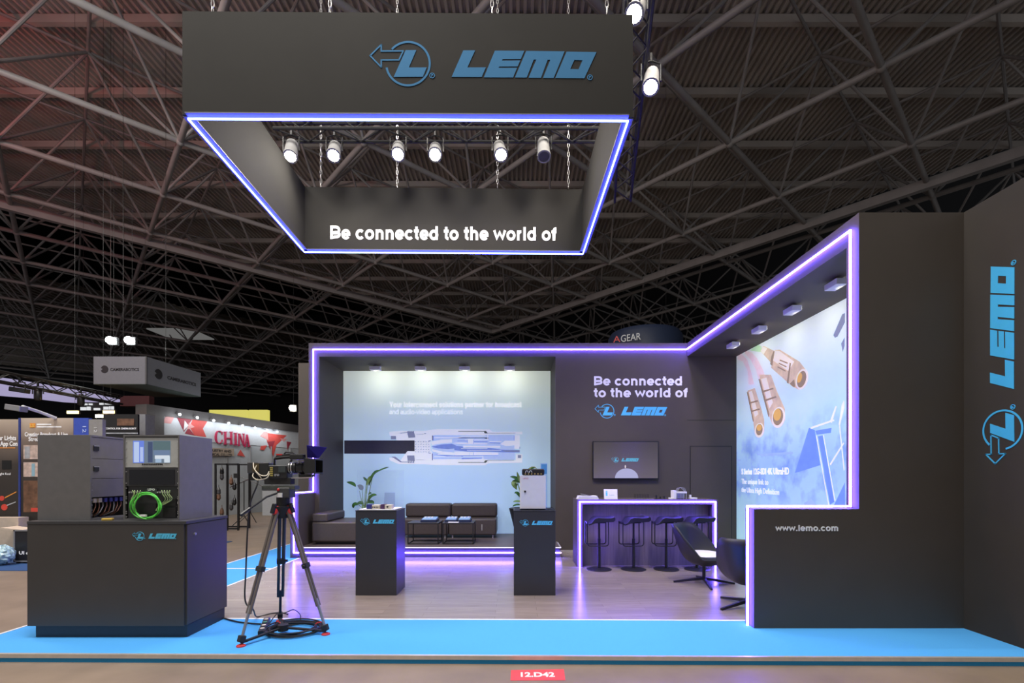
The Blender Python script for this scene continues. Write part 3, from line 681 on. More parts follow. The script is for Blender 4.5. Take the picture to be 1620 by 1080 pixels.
tag(e, 'faint acrylic plaque standing at the back inside the display case', 'plaque')

# white cabinet, black unit and blue sign on the other pedestal
pl = MB().box(0.0,.535,PY+.01,PY+.48,PZ,PZ+.012).build('acrylic_plate', GLASS('pale_acrylic', (.8,.82,.86)), None); tag(pl, 'thin clear acrylic plate under the white cabinet', 'plate')
wz = PZ+.012; wx0, wx1, wy = .085, .418, PY+.06; wzt = 1.585
e = empty('equipment_cabinet', (.25, wy+.15, wz), 'white metal equipment cabinet with black lock standing on the pedestal', 'cabinet')
MB().box(wx0-.012,wx1,wy+.012,wy+.25,wz,wzt-.004).build('body', WHITE, e, bevel=.004)
MB().box(wx0,wx1,wy,wy+.012,wz+.005,wzt).build('door', WHITE, e, bevel=.003)
MB().cyl((wx0+.055,wy,wz+.235),(wx0+.055,wy-.012,wz+.235),.014,n=14).build('lock', BLACK, e, 'black round lock')
text_part('LEMO', M('faint_red_print', (.6,.15,.15), .6), e, (wx0+.03,wy,wzt-.05), XA, ZA, .07, None, 0, .001, 'nameplate')
e = empty('converter_unit', (.25, wy+.09, wzt), 'black electronics unit with sockets lying on the white cabinet', 'device')
MB().box(.10,.40,wy+.01,wy+.18,wzt,wzt+.088).build('housing', BLACK, e, bevel=.02, seg=3)
b = MB()
for i in range(6): b.cyl((.145+i*.042,wy+.012,wzt+.02),(.145+i*.042,wy-.004,wzt+.02),.010,n=10)
b.build('socket', M('brass_socket', (.55,.42,.16), .35, .6), e)
b = MB()
for x in (.165,.215): b.tube([(x-.018,wy+.006,wzt+.035),(x-.014,wy-.006,wzt+.055),(x,wy-.008,wzt+.065),(x+.014,wy-.006,wzt+.055),(x+.018,wy+.006,wzt+.035)],.004,6)
b.build('jumper_cable', WHITE, e)
MB().tube([(.2,wy+.05,wzt+.085),(.23,wy+.06,wzt+.115),(.27,wy+.06,wzt+.115),(.30,wy+.05,wzt+.085)],.006,6).build('top_cable', M('yellow_green_cable', (.35,.4,.06), .5), e)
e = empty('sign_holder', (.41, wy+.27, wz), 'clear upright sign holder with blue card behind the white cabinet', 'sign')
MB().box(.36,.455,wy+.265,wy+.272,wz,wzt+.17).build('stand', GLASS('sign_acrylic', (.82,.88,.98)), e)
MB().box(.37,.45,wy+.258,wy+.264,wzt+.02,wzt+.155).build('card', M('blue_card', (.10,.38,.68), .5), e)

# ================================================================== SOFA ISLAND
FZ = .2
def rbox(mb_args, name, mat, par, bev=.035, label=None):
    return MB().box(*mb_args).build(name, mat, par, smooth=True, bevel=bev, seg=3, label=label)
s1 = empty('chaise_sofa', (-3.6, 10.2, FZ), 'dark brown leatherette chaise with side bolster against the left wall of the niche', 'sofa')
rbox((-4.04,-3.08,9.62,10.66,FZ+.05,FZ+.45), 'seat', LEATHER, s1)
rbox((-4.04,-3.72,9.62,10.62,FZ+.45,FZ+.62), 'bolster', LEATHER, s1)
MB().box(-3.98,-3.14,9.70,10.6,FZ,FZ+.05).build('foot', BLACK, s1)
s2 = empty('two_seat_sofa', (-1.45, 11.0, FZ), 'dark brown leatherette two seat sofa below the connector print', 'sofa')
for x0, x1 in ((-2.50,-1.455),(-1.445,-.40)):
    rbox((x0,x1,10.62,11.40,FZ+.06,FZ+.42), 'seat', LEATHER, s2)
    rbox((x0,x1,11.06,11.40,FZ+.42,FZ+.73), 'backrest', LEATHER, s2, .05)
    for fx_ in (x0+.08, x1-.08): MB().cyl((fx_,10.68,FZ),(fx_,10.68,FZ+.06),.022,n=10).build('foot', SILVER, s2, label='silver foot')
MB().box(-.72,-.712,10.61,10.622,FZ+.17,FZ+.30).build('label_tab', PAPER, s2, label='white tab')

def coffee_table(x0, x1, y0, y1, label):
    e = empty('coffee_table', ((x0+x1)/2,(y0+y1)/2,FZ), label, 'table', 'wire frame coffee tables'); z1 = FZ+.42; r = .011
    for x in (x0, x1):
        for y in (y0, y1): MB().bar((x,y,FZ),(x,y,z1),.02).build('leg', BLACK, e)
    b = MB()
    for z in (FZ+.01, z1-.01):
        b.bar((x0,y0,z),(x1,y0,z),.018); b.bar((x0,y1,z),(x1,y1,z),.018); b.bar((x0,y0,z),(x0,y1,z),.018); b.bar((x1,y0,z),(x1,y1,z),.018)
    b.build('frame', BLACK, e)
    MB().box(x0-.01,x1+.01,y0-.01,y1+.01,z1,z1+.012).build('table_top', DGREY, e)
coffee_table(-2.13,-1.53,9.67,10.17,'black wire frame coffee table, left one in front of the sofa')
coffee_table(-1.43,-.83,9.67,10.17,'black wire frame coffee table, right one in front of the sofa')
tz = FZ+.432
CASEB = M('case_navy', (.02,.03,.07), .4); CARDB = M('card_blue', (.25,.42,.62), .5)
lbls = ['left of the three on the coffee tables','middle of the three on the coffee tables','right of the three on the coffee tables']
for k, (x0, x1) in enumerate(((-1.90,-1.575),(-1.41,-1.17),(-1.15,-.89))):
    e = empty('brochure_box', ((x0+x1)/2, 9.95, tz), 'dark box of pale blue brochures, '+lbls[k], 'box', 'brochure boxes on the tables')
    MB().box(x0,x1,9.76,10.12,tz,tz+.05).build('tray', CASEB, e, bevel=.004)
    MB().hexa([(x0+.02,9.775,tz+.05),(x1-.02,9.775,tz+.05),(x1-.02,10.10,tz+.05),(x0+.02,10.10,tz+.05),(x0+.02,9.775,tz+.055),(x1-.02,9.775,tz+.055),(x1-.02,10.10,tz+.085),(x0+.02,10.10,tz+.085)]).build('brochure', CARDB, e)
    b = MB()
    for j in range(3): b.box(x0+.04+j*.07,x0+.08+j*.07,9.95,10.08,tz+.075,tz+.087)
    b.build('print', PAPER, e)
e = MB().box(-1.33,-1.12,9.665,9.75,tz,tz+.012).build('leaflet', PAPER, None); tag(e, 'white leaflet at the front edge of the right coffee table', 'leaflet')

# ---- potted plants
def leaf_mesh(b, pts, w, fold=.25):
    pts = [Vector(p) for p in pts]; n = 9; rows = []
    def bez(t):
        P = pts[:]
        while len(P) > 1: P = [P[i].lerp(P[i+1], t) for i in range(len(P)-1)]
        return P[0]
    base = len(b.v); vs = []
    for i in range(n+1):
        t = i/n; p = bez(t); d = (bez(min(1, t+.02))-bez(max(0, t-.02))).normalized()
        sd = d.cross(Vector((0,-.55,.84)))
        sd = sd.normalized() if sd.length > .05 else Vector((0,1,0))
        up = sd.cross(d); ww = w*(math.sin(math.pi*min(1, t*.96+.04))**.75)+.002
        vs += [p-sd*ww+up*ww*fold, p, p+sd*ww+up*ww*fold]
    fs = []
    for i in range(n):
        for j in (0,1): fs.append((i*3+j, i*3+j+1, i*3+j+4, i*3+j+3))
    k = len(vs); off = Vector((0,.004,-.004)); vs2 = [v+off for v in vs]
    b.add(vs+vs2, fs+[tuple(k+x for x in f[::-1]) for f in fs])
    return b
POT = M('pot_anthracite', (.03,.031,.035), .5)
def plant(px, pz, label, stalks, prof, cy):
    e = empty('potted_plant', (px, cy, FZ), label, 'plant')
    MB().lathe(prof, (px, cy, FZ), 24).build('pot', POT, e, smooth=True)
    h = max(p[1] for p in prof)
    MB().lathe([(.001,h-.05),(prof[-2][0]-.02,h-.05),(prof[-2][0]-.02,h-.03),(.001,h-.03)], (px,cy,FZ), 20).build('soil', M('soil', (.03,.02,.015), .9), e)
    for st, lf, w, mt in stalks:
        b0 = Vector((px+random.uniform(-.04,.04), cy+random.uniform(-.04,.04), FZ+h-.04))
        s = Vector(st); mid = b0.lerp(s, .5)+Vector((0,0,.06))
        L = MB(); leaf_mesh(L, lf, w); lo = L.build('leaf', mt, e, smooth=True)
        MB().tube([b0, mid, s], [.010,.008,.005], 6).build('stem', LEAFL, lo)
def pa(x, y, Y): return at(x, y, Y)
c0 = 10.95; X0 = (578-VX)*c0/FPX
def q_(x, y, d=0): return at(550+x/10.8, 730+y/10.8, c0+d)
plant(X0, 0, 'tall leafy plant behind the sofa corner and the clear display case', [
    (q_(350,330), [q_(365,405), q_(420,230,-.05), q_(470,170,-.1), q_(560,150,-.1)], .075, LEAF),
    (q_(440,200,-.05), [q_(500,170,-.05), q_(600,125,-.1), q_(705,92,-.15)], .035, LEAF),
    (q_(330,360), [q_(330,400), q_(360,300), q_(400,255), q_(445,250)], .06, LEAFL),
    (q_(320,330), [q_(330,330), q_(300,300), q_(265,262)], .03, LEAF),
    (q_(200,500), [q_(135,425), q_(100,370), q_(40,365), q_(-20,345)], .05, LEAF),
    (q_(250,480), [q_(245,485), q_(230,420), q_(165,405)], .06, M('leaf_grey', (.20,.26,.30), .4)),
    (q_(355,660), [q_(355,670), q_(380,590), q_(440,565), q_(500,570)], .06, LEAF),
    (q_(360,600,.1), [q_(355,560,.1), q_(380,535,.1), q_(410,540,.1)], .035, LEAF),
    (q_(340,690), [q_(330,700), q_(400,680), q_(455,712)], .06, LEAF),
    (q_(260,700), [q_(270,720), q_(210,690), q_(150,730)], .06, LEAF),
    (q_(160,720), [q_(170,740), q_(110,710), q_(90,790)], .07, LEAF)],
    [(.001,0),(.11,0),(.14,.05),(.20,.50),(.185,.50),(.001,.47)], c0)
c1 = 11.05; X1 = .215
def q2(x, y, d=0): return at(540+x/4.5, 720+y/4.5, c1+d)
plant(X1, 0, 'leafy plant in a tall dark pot half hidden behind the white cabinet', [
    (q2(1250,190), [q2(1285,200), q2(1245,155), q2(1200,152)], .06, LEAF),
    (q2(1260,220), [q2(1275,195), q2(1235,170), q2(1218,205), q2(1250,245)], .08, LEAFL),
    (q2(1255,180), [q2(1285,215), q2(1262,170), q2(1250,115)], .035, LEAFL),
    (q2(1270,300), [q2(1285,310), q2(1250,255), q2(1232,270)], .05, LEAF),
    (q2(1270,320), [q2(1290,330), q2(1250,325), q2(1222,330)], .035, LEAFL),
    (q2(1270,350), [q2(1290,355), q2(1240,345), q2(1218,365)], .03, LEAF),
    (q2(1330,150), [q2(1300,200), q2(1325,120), q2(1350,82), q2(1380,90)], .06, LEAF),
    (q2(1300,240), [q2(1300,300), q2(1330,230), q2(1340,180)], .08, LEAF)],
    [(.001,0),(.17,0),(.20,.06),(.345,.63),(.325,.63),(.001,.60)], c1)

# ================================================================== BAR
BX0, BX1, BFY, BBY, BZ = 1.078, 3.50, 8.34, 8.92, 1.165
bar = empty('bar_counter', ((BX0+BX1)/2, 8.63, 0), 'graphite bar counter with purple lit frame and wood front under the screen', 'bar counter')
MB().box(BX0, BX1, BFY, BBY, BZ-.085, BZ).build('counter_top', GRAPH, bar, bevel=.003)
MB().box(BX0, BX0+.095, BFY, BBY, 0, BZ-.085).build('end_panel', GRAPH, bar, bevel=.003)
MB().box(BX1-.095, BX1, BFY, BBY, 0, BZ-.085).build('end_panel', GRAPH, bar, bevel=.003)
MB().box(BX0+.095, BX1-.095, BFY+.16, BFY+.18, 0, BZ-.085).build('front_panel', BARWOOD, bar)
b = MB(); pts = [Vector((BX0+.045,BFY-.025,.01)),Vector((BX0+.045,BFY-.025,BZ-.04)),Vector((BX1-.045,BFY-.025,BZ-.04)),Vector((BX1-.045,BFY-.025,.01))]
for a, c in zip(pts[:-1], pts[1:]):
    ee = (c-a).normalized()*.010; b.bar(a-ee, c+ee, .017)
b.build('led_strip', LED_P, bar)
# things on the counter
bz = BZ
def bx(x, Y=8.5): return (880+x/4.5-VX)*Y/FPX
e = empty('catalogue_pile', (bx(222), 8.5, bz), 'low pile of white catalogues at the left end of the bar', 'catalogues')
for i in range(3): MB().box(bx(148)+.01*i,bx(296)-.012*i,8.40,8.62,bz+i*.02,bz+.018+i*.02).build('catalogue', PAPER, e)
MB().obox((bx(215),8.5,bz+.07),(.20,.12,.01), Matrix.Rotation(.2,3,'Y')).build('pen_tray', GREY, e)
e = empty('table_sign', (bx(388), 8.45, bz), 'white upright card with blue writing on the bar', 'sign')
MB().hexa([(bx(340,8.45),8.44,bz),(bx(436,8.45),8.44,bz),(bx(436,8.45),8.446,bz),(bx(340,8.45),8.446,bz),(bx(340,8.45),8.47,bz+.175),(bx(436,8.45),8.47,bz+.175),(bx(436,8.45),8.476,bz+.175),(bx(340,8.45),8.476,bz+.175)]).build('card', PAPER, e)
MB().box(bx(350,8.45),bx(426,8.45),8.447,8.52,bz,bz+.006).build('foot', PAPER, e)
text_part('i', CYANL, e, (bx(352,8.45),8.452,bz+.06), XA, Vector((0,.17,.98)), .035, .09, .02, .002)
text_part('Lemo', M('grey_blue_print', (.25,.4,.5), .6), e, (bx(378,8.45),8.452,bz+.06), XA, Vector((0,.17,.98)), .085, None, 0, .002)
e = empty('acrylic_rack', (bx(630), 8.55, bz), 'low clear acrylic rack in the middle of the bar', 'rack')
MB().box(bx(565),bx(695),8.48,8.49,bz,bz+.085).build('front_pane', CLEAR, e); MB().box(bx(565),bx(695),8.62,8.63,bz,bz+.085).build('rear_pane', CLEAR, e)
b = MB()
for i in range(6): b.box(bx(565)+i*.046,bx(565)+i*.046+.004,8.49,8.62,bz,bz+.085)
b.build('divider', GLASS('frosted_edge', (.9,.9,.95), .35), e); MB().box(bx(565),bx(695),8.49,8.62,bz,bz+.004).build('base', GREY, e)
for k, (x0, x1, h) in enumerate(((703,722,.07),(730,752,.045),(756,782,.055))):
    e = empty('connector_sample', (bx((x0+x1)/2), 8.5, bz), 'small dark connector sample on the bar, '+('next to the clear rack','middle of three','beside the white box')[k], 'connector', 'connector samples on the bar')
    MB().box(bx(x0),bx(x1),8.46,8.54,bz,bz+.012).build('base', DGREY, e); MB().cyl((bx((x0+x1)/2),8.5,bz+.012),(bx((x0+x1)/2),8.5,bz+h),.016,n=10).build('plug', BLACK, e)
e = MB().box(bx(800),bx(824),8.45,8.52,bz,bz+.025).build('card_box', PAPER, None, bevel=.003); tag(e, 'tiny white box left of the coffee machine on the bar', 'box')
e = empty('coffee_machine', (bx(878), 8.58, bz), 'small silver and white machine with wire basket at the right of the bar', 'machine')
MB().box(bx(830),bx(852),8.47,8.62,bz,bz+.15).build('side_panel', WHITE, e, bevel=.004); MB().box(bx(852),bx(928),8.60,8.66,bz,bz+.125).build('body', SILVER, e, bevel=.006)
MB().box(bx(852),bx(928),8.48,8.60,bz+.10,bz+.13).build('head', WHITE, e, bevel=.004)
for x in (860, 884, 906, 924): MB().cyl((bx(x),8.49,bz),(bx(x),8.49,bz+.10),.006,n=6).build('post', SILVER, e)
b = MB()
for i in range(3): b.tube([(bx(848)+.03*i,8.5+.03*i,bz+.13),(bx(860)+.03*i,8.5+.03*i,bz+.19),(bx(890),8.5+.03*i,bz+.205),(bx(915)-.02*i,8.5+.03*i,bz+.19),(bx(924),8.5+.03*i,bz+.13)],.005,6)
b.build('wire_basket', GREY, e)
e = empty('tap_stand', (bx(965), 8.5, bz), 'small white stepped stand at the right end of the bar', 'stand')
MB().box(bx(948),bx(998),8.45,8.55,bz,bz+.028).build('base', WHITE, e, bevel=.004); MB().box(bx(948),bx(958),8.47,8.53,bz+.028,bz+.075).build('post', WHITE, e, bevel=.003)

# ---- bar stools
st = empty('bar_stool', (0,0,0), 'x', 'bar stool', 'bar stools along the counter')
MB().lathe([(.001,0),(.205,0),(.209,.006),(.20,.012),(.06,.018),(.03,.03),(.001,.03)], n=36).build('base', BLACK, st, local=True, smooth=True)
MB().cyl((0,0,.02),(0,0,.52),.026,n=16).cyl((0,0,.52),(0,0,.80),.018,n=16).build('column', BLACK, st, local=True, smooth=True)
b = MB(); prof = [(-.215,.79),(-.20,.775),(-.15,.80),(-.10,.865),(-.05,.885),(.10,.875),(.17,.88),(.215,.895),(.235,.885),(.235,.84),(.20,.815),(.10,.81),(-.02,.81),(-.08,.80),(-.14,.775),(-.20,.758)]
b.prism([(x,-.19,z) for x, z in prof], (0,1,0), .38); b.build('seat', BLACK, st, local=True, smooth=True, bevel=.012)
MB().box(-.10,.10,-.10,.10,.785,.812).build('seat_plate', BLACK, st, local=True)
def rr(x0, x1, z0, z1, y, r=.045):
    p = [(x0,y,z1)]
    for cx_, a0 in ((x0+r, 180), (x1-r, 270)):
        for k in range(5):
            t = R(a0+k*22.5); p.append((cx_+r*math.cos(t), y, z0+r+r*math.sin(t)))
    return p+[(x1,y,z1)]
b = MB(); b.tube(rr(-.215,.135,.41,.80,-.12), .009, 8); b.tube([(-.215,-.12,.80),(-.215,.12,.80)], .009, 8).tube([(.135,-.12,.80),(.135,.12,.80)], .009, 8); b.tube(rr(-.215,.135,.41,.80,.12), .009, 8)
b.build('footrest', BLACK, st, local=True, smooth=True)
sl = ['leftmost of the four, under the white card', 'second of the four from the left', 'third of the four, left of the lounge chair', 'rightmost of the four, behind the lounge chair']
for i, x in enumerate((1.424, 2.003, 2.555, 3.075)):
    s = st if i == 0 else copy_tree(st)
    s.location = (x, 8.14, 0); s.rotation_euler.z = (.0, .06, -.08, .04)[i]; s['label'] = 'black bar stool, '+sl[i]

# ---- screen on the back wall
tv = empty('wall_screen', (2.29, BY-.05, 1.5), 'flat screen showing blue lettering above a planet on the back wall', 'screen')
tx0, tx1, tz0, tz1 = (936.7-VX)*BY/FPX, (1040.6-VX)*BY/FPX, EYE-(757.5-VY)*BY/FPX, EYE-(697.7-VY)*BY/FPX
MB().box(tx0, tx1, BY-.07, BY-.03, tz0, tz1).build('bezel', BLACK, tv, bevel=.004)
MB().box(tx0+.3, tx1-.3, BY-.03, BY, tz0+.2, tz1-.2).build('wall_mount', BLACK, tv)
m, n, l, bb = new_mat('screen_image')                    # a lit display: brownish fade with a pale planet rising at the bottom
ge = n.new('ShaderNodeNewGeometry'); sp = n.new('ShaderNodeSeparateXYZ'); l.new(ge.outputs['Position'], sp.inputs[0])
mr = n.new('ShaderNodeMapRange'); mr.inputs[1].default_value = tz0; mr.inputs[2].default_value = tz1; l.new(sp.outputs[2], mr.inputs[0])
rp = n.new('ShaderNodeValToRGB'); rp.color_ramp.elements[0].color = (.17,.14,.155,1); rp.color_ramp.elements[1].color = (.075,.062,.055,1); l.new(mr.outputs[0], rp.inputs[0])
l.new(rp.outputs[0], bb.inputs['Emission Color']); bb.inputs['Emission Strength'].default_value = .75; bb.inputs['Base Color'].default_value = (.01,.01,.01,1); bb.inputs['Roughness'].default_value = .25
MB().box(tx0+.02, tx1-.02, BY-.074, BY-.07, tz0+.02, tz1-.02).build('display', m, tv)
pcx = (990-VX)*BY/FPX
arc = [(pcx+.24*math.cos(R(a)), BY-.0745, tz0+.02+.20*math.sin(R(a))) for a in range(0, 181, 10)]
MB().prism(arc, (0,-1,0), .001).build('planet', EM('planet_glow', (.52,.52,.82), .75), tv)
MB().ball(((988-VX)*BY/FPX, BY-.076, EYE-(738-VY)*BY/FPX), .014, 8, 6, (1,.2,2.4)).build('satellite', EM('satellite_glow', (.8,.7,.72), .9), tv)
p = at(967, 729.8, BY-.0745); logo_part(EM('screen_blue', (.10,.50,.78), .8), tv, p, XA, ZA, 43.5*BY/FPX, .001, False)

# ================================================================== LOUNGE CHAIRS
SHELL = M('shell_black', (.017,.018,.021), .42); CUSH = M('cream_cushion', (.82,.80,.76), .8, bump=.1)
def lounge():
    e = empty('lounge_chair', (0,0,0), 'x', 'lounge chair', 'black shell lounge chairs')
    # shell: a bucket opening toward local +X; rows from the seat centre up the rim
    n = 40; rows = 12; vs = []; fs = []
    for i in range(rows+1):
        t = i/rows
        for k in range(n):
            a = 2*math.pi*k/n; back = (1-math.cos(a))/2      # 1 at the rear
            sm = max(0, min(1, (back-.22)/.62)); rim_z = .40+.46*sm*sm*(3-2*sm)
            se = lambda v: math.copysign(abs(v)**(.62+.38*(1-back)), v); rim_x = se(math.cos(a))*(.30 if math.cos(a) > 0 else .33)-(.09*back); rim_y = se(math.sin(a))*(.37-.06*back)
            prof = t**.62 if t > 0 else 0
            zz_ = .29+(rim_z-.29)*(t**2.1); xx = rim_x*prof; yy = rim_y*prof
            vs.append((xx, yy, zz_))
    for i in range(rows):
        for k in range(n): fs.append((i*n+k, i*n+(k+1)%n, (i+1)*n+(k+1)%n, (i+1)*n+k))
    fs.append(tuple(range(n-1,-1,-1)))
    o = MB().add(vs, fs).build('shell', SHELL, e, local=True, smooth=True)
    sd = o.modifiers.new('thickness', 'SOLIDIFY'); sd.thickness = .022; sd.offset = 1
    cv = []
    for r_, z_ in ((.001,.36),(.20,.37),(.25,.40),(.262,.425),(.24,.45),(.15,.462),(.001,.465)):
        cv.append((r_, z_))
    c = MB().lathe(cv, (0,0,0), 32); c.v = [Vector((p.x*1.02-.01, p.y*1.03, p.z)) for p in c.v]
    c.build('seat_cushion', CUSH, e, local=True, smooth=True, label='cream seat cushion')
    MB().cyl((0,0,.05),(0,0,.295),.025,n=14).build('column', BLACK, e, local=True, smooth=True)
    MB().cyl((0,0,.28),(0,0,.30),.09,n=16).build('seat_plate', BLACK, e, local=True)
    for k in range(4):
        a = R(90*k); d = Vector((math.cos(a), math.sin(a), 0)); s = Vector((-d.y, d.x, 0))
        p0 = d*.02+ZA*.075; p1 = d*.43+ZA*.012
        MB().hexa([p0-s*.02-ZA*.02, p1-s*.014-ZA*.012, p1+s*.014-ZA*.012, p0+s*.02-ZA*.02, p0-s*.02+ZA*.02, p1-s*.014+ZA*.012, p1+s*.014+ZA*.012, p0+s*.02+ZA*.02]).build('leg', BLACK, e, local=True)
    return e
L1 = lounge(); L1.location = (2.78, 7.10, 0); L1.rotation_euler.z = R(-44); L1['label'] = 'black shell lounge chair with cream cushion in front of the bar counter'
L2 = copy_tree(L1); L2.location = (2.83, 5.85, 0); L2.rotation_euler.z = R(62); L2['label'] = 'black shell lounge chair seen from behind, half hidden by the low front wall'
for ch in L1.children:
    if ch.name.startswith('leg'): ch.rotation_euler.z = R(44-8)
for ch in L2.children:
    if ch.name.startswith('leg'): ch.rotation_euler.z = R(-62+22)

# ================================================================== DESK WITH RACKS
DX0, DX1, DY0, DY1, DZ = -4.757, -3.208, 4.72, 5.40, 1.143
dk = empty('display_counter', ((DX0+DX1)/2, (DY0+DY1)/2, 0), 'large graphite counter on the blue carpet carrying two equipment racks', 'counter')
MB().box(DX0, DX1-.02, DY0, DY1, .118, DZ-.03).build('body', GRAPH2, dk, bevel=.002)
MB().box(DX0, DX1+.004, DY0-.004, DY1+.004, DZ-.03, DZ).build('worktop', DGREY, dk, bevel=.003)
dr = MB().box(DX1-.02, DX1, DY0+.02, DY1-.005, .125, DZ-.036).build('side_door', GRAPH2, dk, bevel=.002)
MB().cyl((DX1, DY0+.13, DZ-.14), (DX1+.012, DY0+.13, DZ-.14), .014, n=14).build('lock', SILVER, dr, label='round silver lock')
MB().box(DX0+.045, DX1-.012, DY0+.04, DY1-.03, 0, .118).build('plinth', KICK, dk)
p = at(209.5, 852, DY0); logo_part(CYANL, dk, p, XA, ZA, 70.5*DY0/FPX, .003)

# right rack, open toward the viewer
RZ, RH = DZ, .848
rk = empty('equipment_rack', (-3.61, 5.07, RZ), 'grey equipment rack with monitor and coiled green cable on the counter', 'rack')
rx0, rx1, ry0, ry1 = -3.885, -3.325, 4.80, 5.32
RACKM = M('rack_grey', (.15,.145,.145), .5, 0)
def rackbox(x0, x1, y0, y1, z0, h, par, face, t=.016):
    if face == 'front': a = [(x0,x0+t,y0,y1),(x1-t,x1,y0,y1),(x0+t,x1-t,y1-t,y1)]
    else: a = [(x0,x1,y0,y0+t),(x0,x1,y1-t,y1),(x0,x0+t,y0+t,y1-t)]
    MB().box(*a[0],z0,z0+h).build('side_panel', RACKM, par, bevel=.002); MB().box(*a[1],z0,z0+h).build('side_panel', RACKM, par, bevel=.002)
    MB().box(*a[2],z0,z0+h).build('rear_panel', RACKM, par)
    zi0 = (x0+t,x1-t,y0,y1-t) if face == 'front' else (x0+t,x1,y0+t,y1-t)
    MB().box(*zi0,z0,z0+t).build('base_panel', RACKM, par); MB().box(*zi0,z0+h-t,z0+h).build('top_panel', RACKM, par)
rackbox(rx0, rx1, ry0, ry1, RZ, RH, rk, 'front')
def rp_(x, y, Y=4.815): return at(60+x/5.4, 670+y/5.4, Y)
def rbx(x0, y0, x1, y1, Y0, Y1):
    a = rp_(x0, y1); c = rp_(x1, y0); return MB().box(a.x, c.x, Y0, Y1, a.z, c.z)
for x in (747, 1190): rbx(x, 118, x+18, 812, 4.822, 4.84).build('rail', DGREY, rk)
RIMG = M('monitor_frame', (.46,.47,.45), .45)
mo = rbx(750,118,1208,374,4.808,4.822).build('monitor', RIMG, rk, bevel=.002, label='grey rack monitor showing a picture'); rbx(800,140,1150,340,4.822,5.0).build('housing', DGREY, mo)
SCR = [((818,146,1138,335),(.16,.22,.30)),((818,146,912,335),(.16,.26,.85)),((825,155,870,330),(.55,.68,1.0)),((945,155,985,330),(.05,.08,.18)),((990,150,1135,225),(.10,.17,.19)),((995,228,1130,268),(.16,.24,.40)),((1005,270,1130,300),(.78,.85,.95)),((1010,300,1060,332),(.4,.55,.75)),((1085,280,1132,332),(.75,.85,.95)),((880,200,905,325),(.5,.62,1.0))]
for i, (rc, c) in enumerate(SCR):
    rbx(rc[0],rc[1],rc[2],rc[3],4.8072-.0004*i,4.808).build('screen' if i == 0 else 'picture_area', EM('monitor_%d' % i, c, .8), mo)
b = MB()
for i in range(12): 
    p = rp_(896+i*15, 345); b.box(p.x,p.x+.011,4.803,4.808,p.z-.008,p.z+.004)
b.build('button', BLACK, mo)
e = rbx(750,376,1208,532,4.81,4.822).build('blank_panel', DGREY, rk, label='dark glossy blank panel'); rbx(785,392,1172,522,4.806,4.81).build('window', M('gloss_black', (.008,.007,.009), .08), e)
e = rbx(750,534,1208,812,4.822,4.84).build('patch_panel', M('panel_dark', (.03,.03,.033), .5), rk)
rbx(930,556,1020,600,4.806,4.822).build('nameplate', DGREY, e); p = rp_(945, 570); text_part('LEMO', LETTER, e, (p.x,4.806,p.z), XA, ZA, .07, None, .02, .001)
b = MB()
for x in [800+i*22 for i in range(5)]+[1040+i*22 for i in range(5)]:
    p = rp_(x, 585, 4.82); b.cyl((p.x,4.822,p.z),(p.x,4.79,p.z),.008,n=8)
b.build('socket', SILVER, e)
rbx(1070,640,1180,700,4.81,4.822).build('module', BLACK, e); rbx(1070,715,1180,800,4.81,4.822).build('module', BLACK, e); rbx(840,680,1010,790,4.812,4.822).build('module', BLACK, e)
b = MB()
for y in (155,210,285,335,410,508,550,625,640,670,680,750,765,795):
    for x in (758, 1198): p = rp_(x, y, 4.81); b.cyl((p.x,4.812,p.z),(p.x,4.803,p.z),.005,n=6)
b.build('rack_screw', SILVER, rk)
GREEN = M('green_cable', (.10,.62,.07), .45)
e = empty('cable_coil', rp_(930, 800), 'coil of bright green cable hanging on the equipment rack', 'cable')
def loop(cx, cy, rx, ry, Y, ph, n=36, a0=0, a1=360):
    return [at(60+(cx+rx*math.cos(R(a0+(a1-a0)*i/n)+ph))/5.4, 670+(cy+ry*math.sin(R(a0+(a1-a0)*i/n)+ph))/5.4, Y+.012*math.sin(i*.7)) for i in range(n)]
for k, (cx, cy, rx_, ry_) in enumerate(((915,700,128,112),(925,695,118,108),(935,702,112,100),(920,706,134,104),(930,708,104,106))):
    MB().tube(loop(cx, cy, rx_, ry_, 4.775-.006*k, .2*k), .0062, 8, True).build('loop', GREEN, e, smooth=True)
b = MB()
for x0_, xm in ((805,795),(822,800),(848,820),(872,838),(1062,1090),(1085,1110),(1108,1130),(1130,1145)):
    side = -1 if x0_ < 950 else 1
    p = [rp_(x0_,585,4.79), rp_(x0_+side*-4,570,4.765), rp_(xm-side*25,600,4.76), rp_(xm-side*2,650,4.765), rp_(925+side*100,700+abs(x0_-950)*.1,4.775), rp_(925+side*85,745,4.77)]
    b.tube(smooth_path(p,4), .003, 6)
b.build('lead', M('pale_green_lead', (.45,.62,.28), .5), e)
t_ = rbx(915,772,968,788,4.742,4.76).build('cable_tag', PAPER, e)
# left rack, open toward the right
rk2 = empty('equipment_rack', (-4.47, 5.07, RZ), 'grey equipment rack turned sideways at the left end of the counter', 'rack')
qx0, qx1 = -4.735, -4.212
rackbox(qx0, qx1, 4.80, 5.32, RZ, RH, rk2, 'side')
for y in (4.818, 5.285): MB().box(qx1-.03, qx1-.01, y, y+.018, RZ+.016, RZ+RH-.016).build('rail', DGREY, rk2)
zc = RZ+RH-.02
for k, hh in enumerate((.215,.20,.19)):
    e = MB().box(qx1-.012, qx1-.004, 4.82, 5.30, zc-hh+.004, zc).build('blank_panel', RACKM, rk2)
    if k < 2:
        MB().box(qx1-.004, qx1+.004, 4.84, 4.90, zc-hh*.62, zc-hh*.38).build('latch', BLACK, e); MB().box(qx1+.004, qx1+.006, 4.84, 4.90, zc-hh*.42, zc-hh*.38).build('latch_edge', SILVER, e)
    zc -= hh
b = MB()
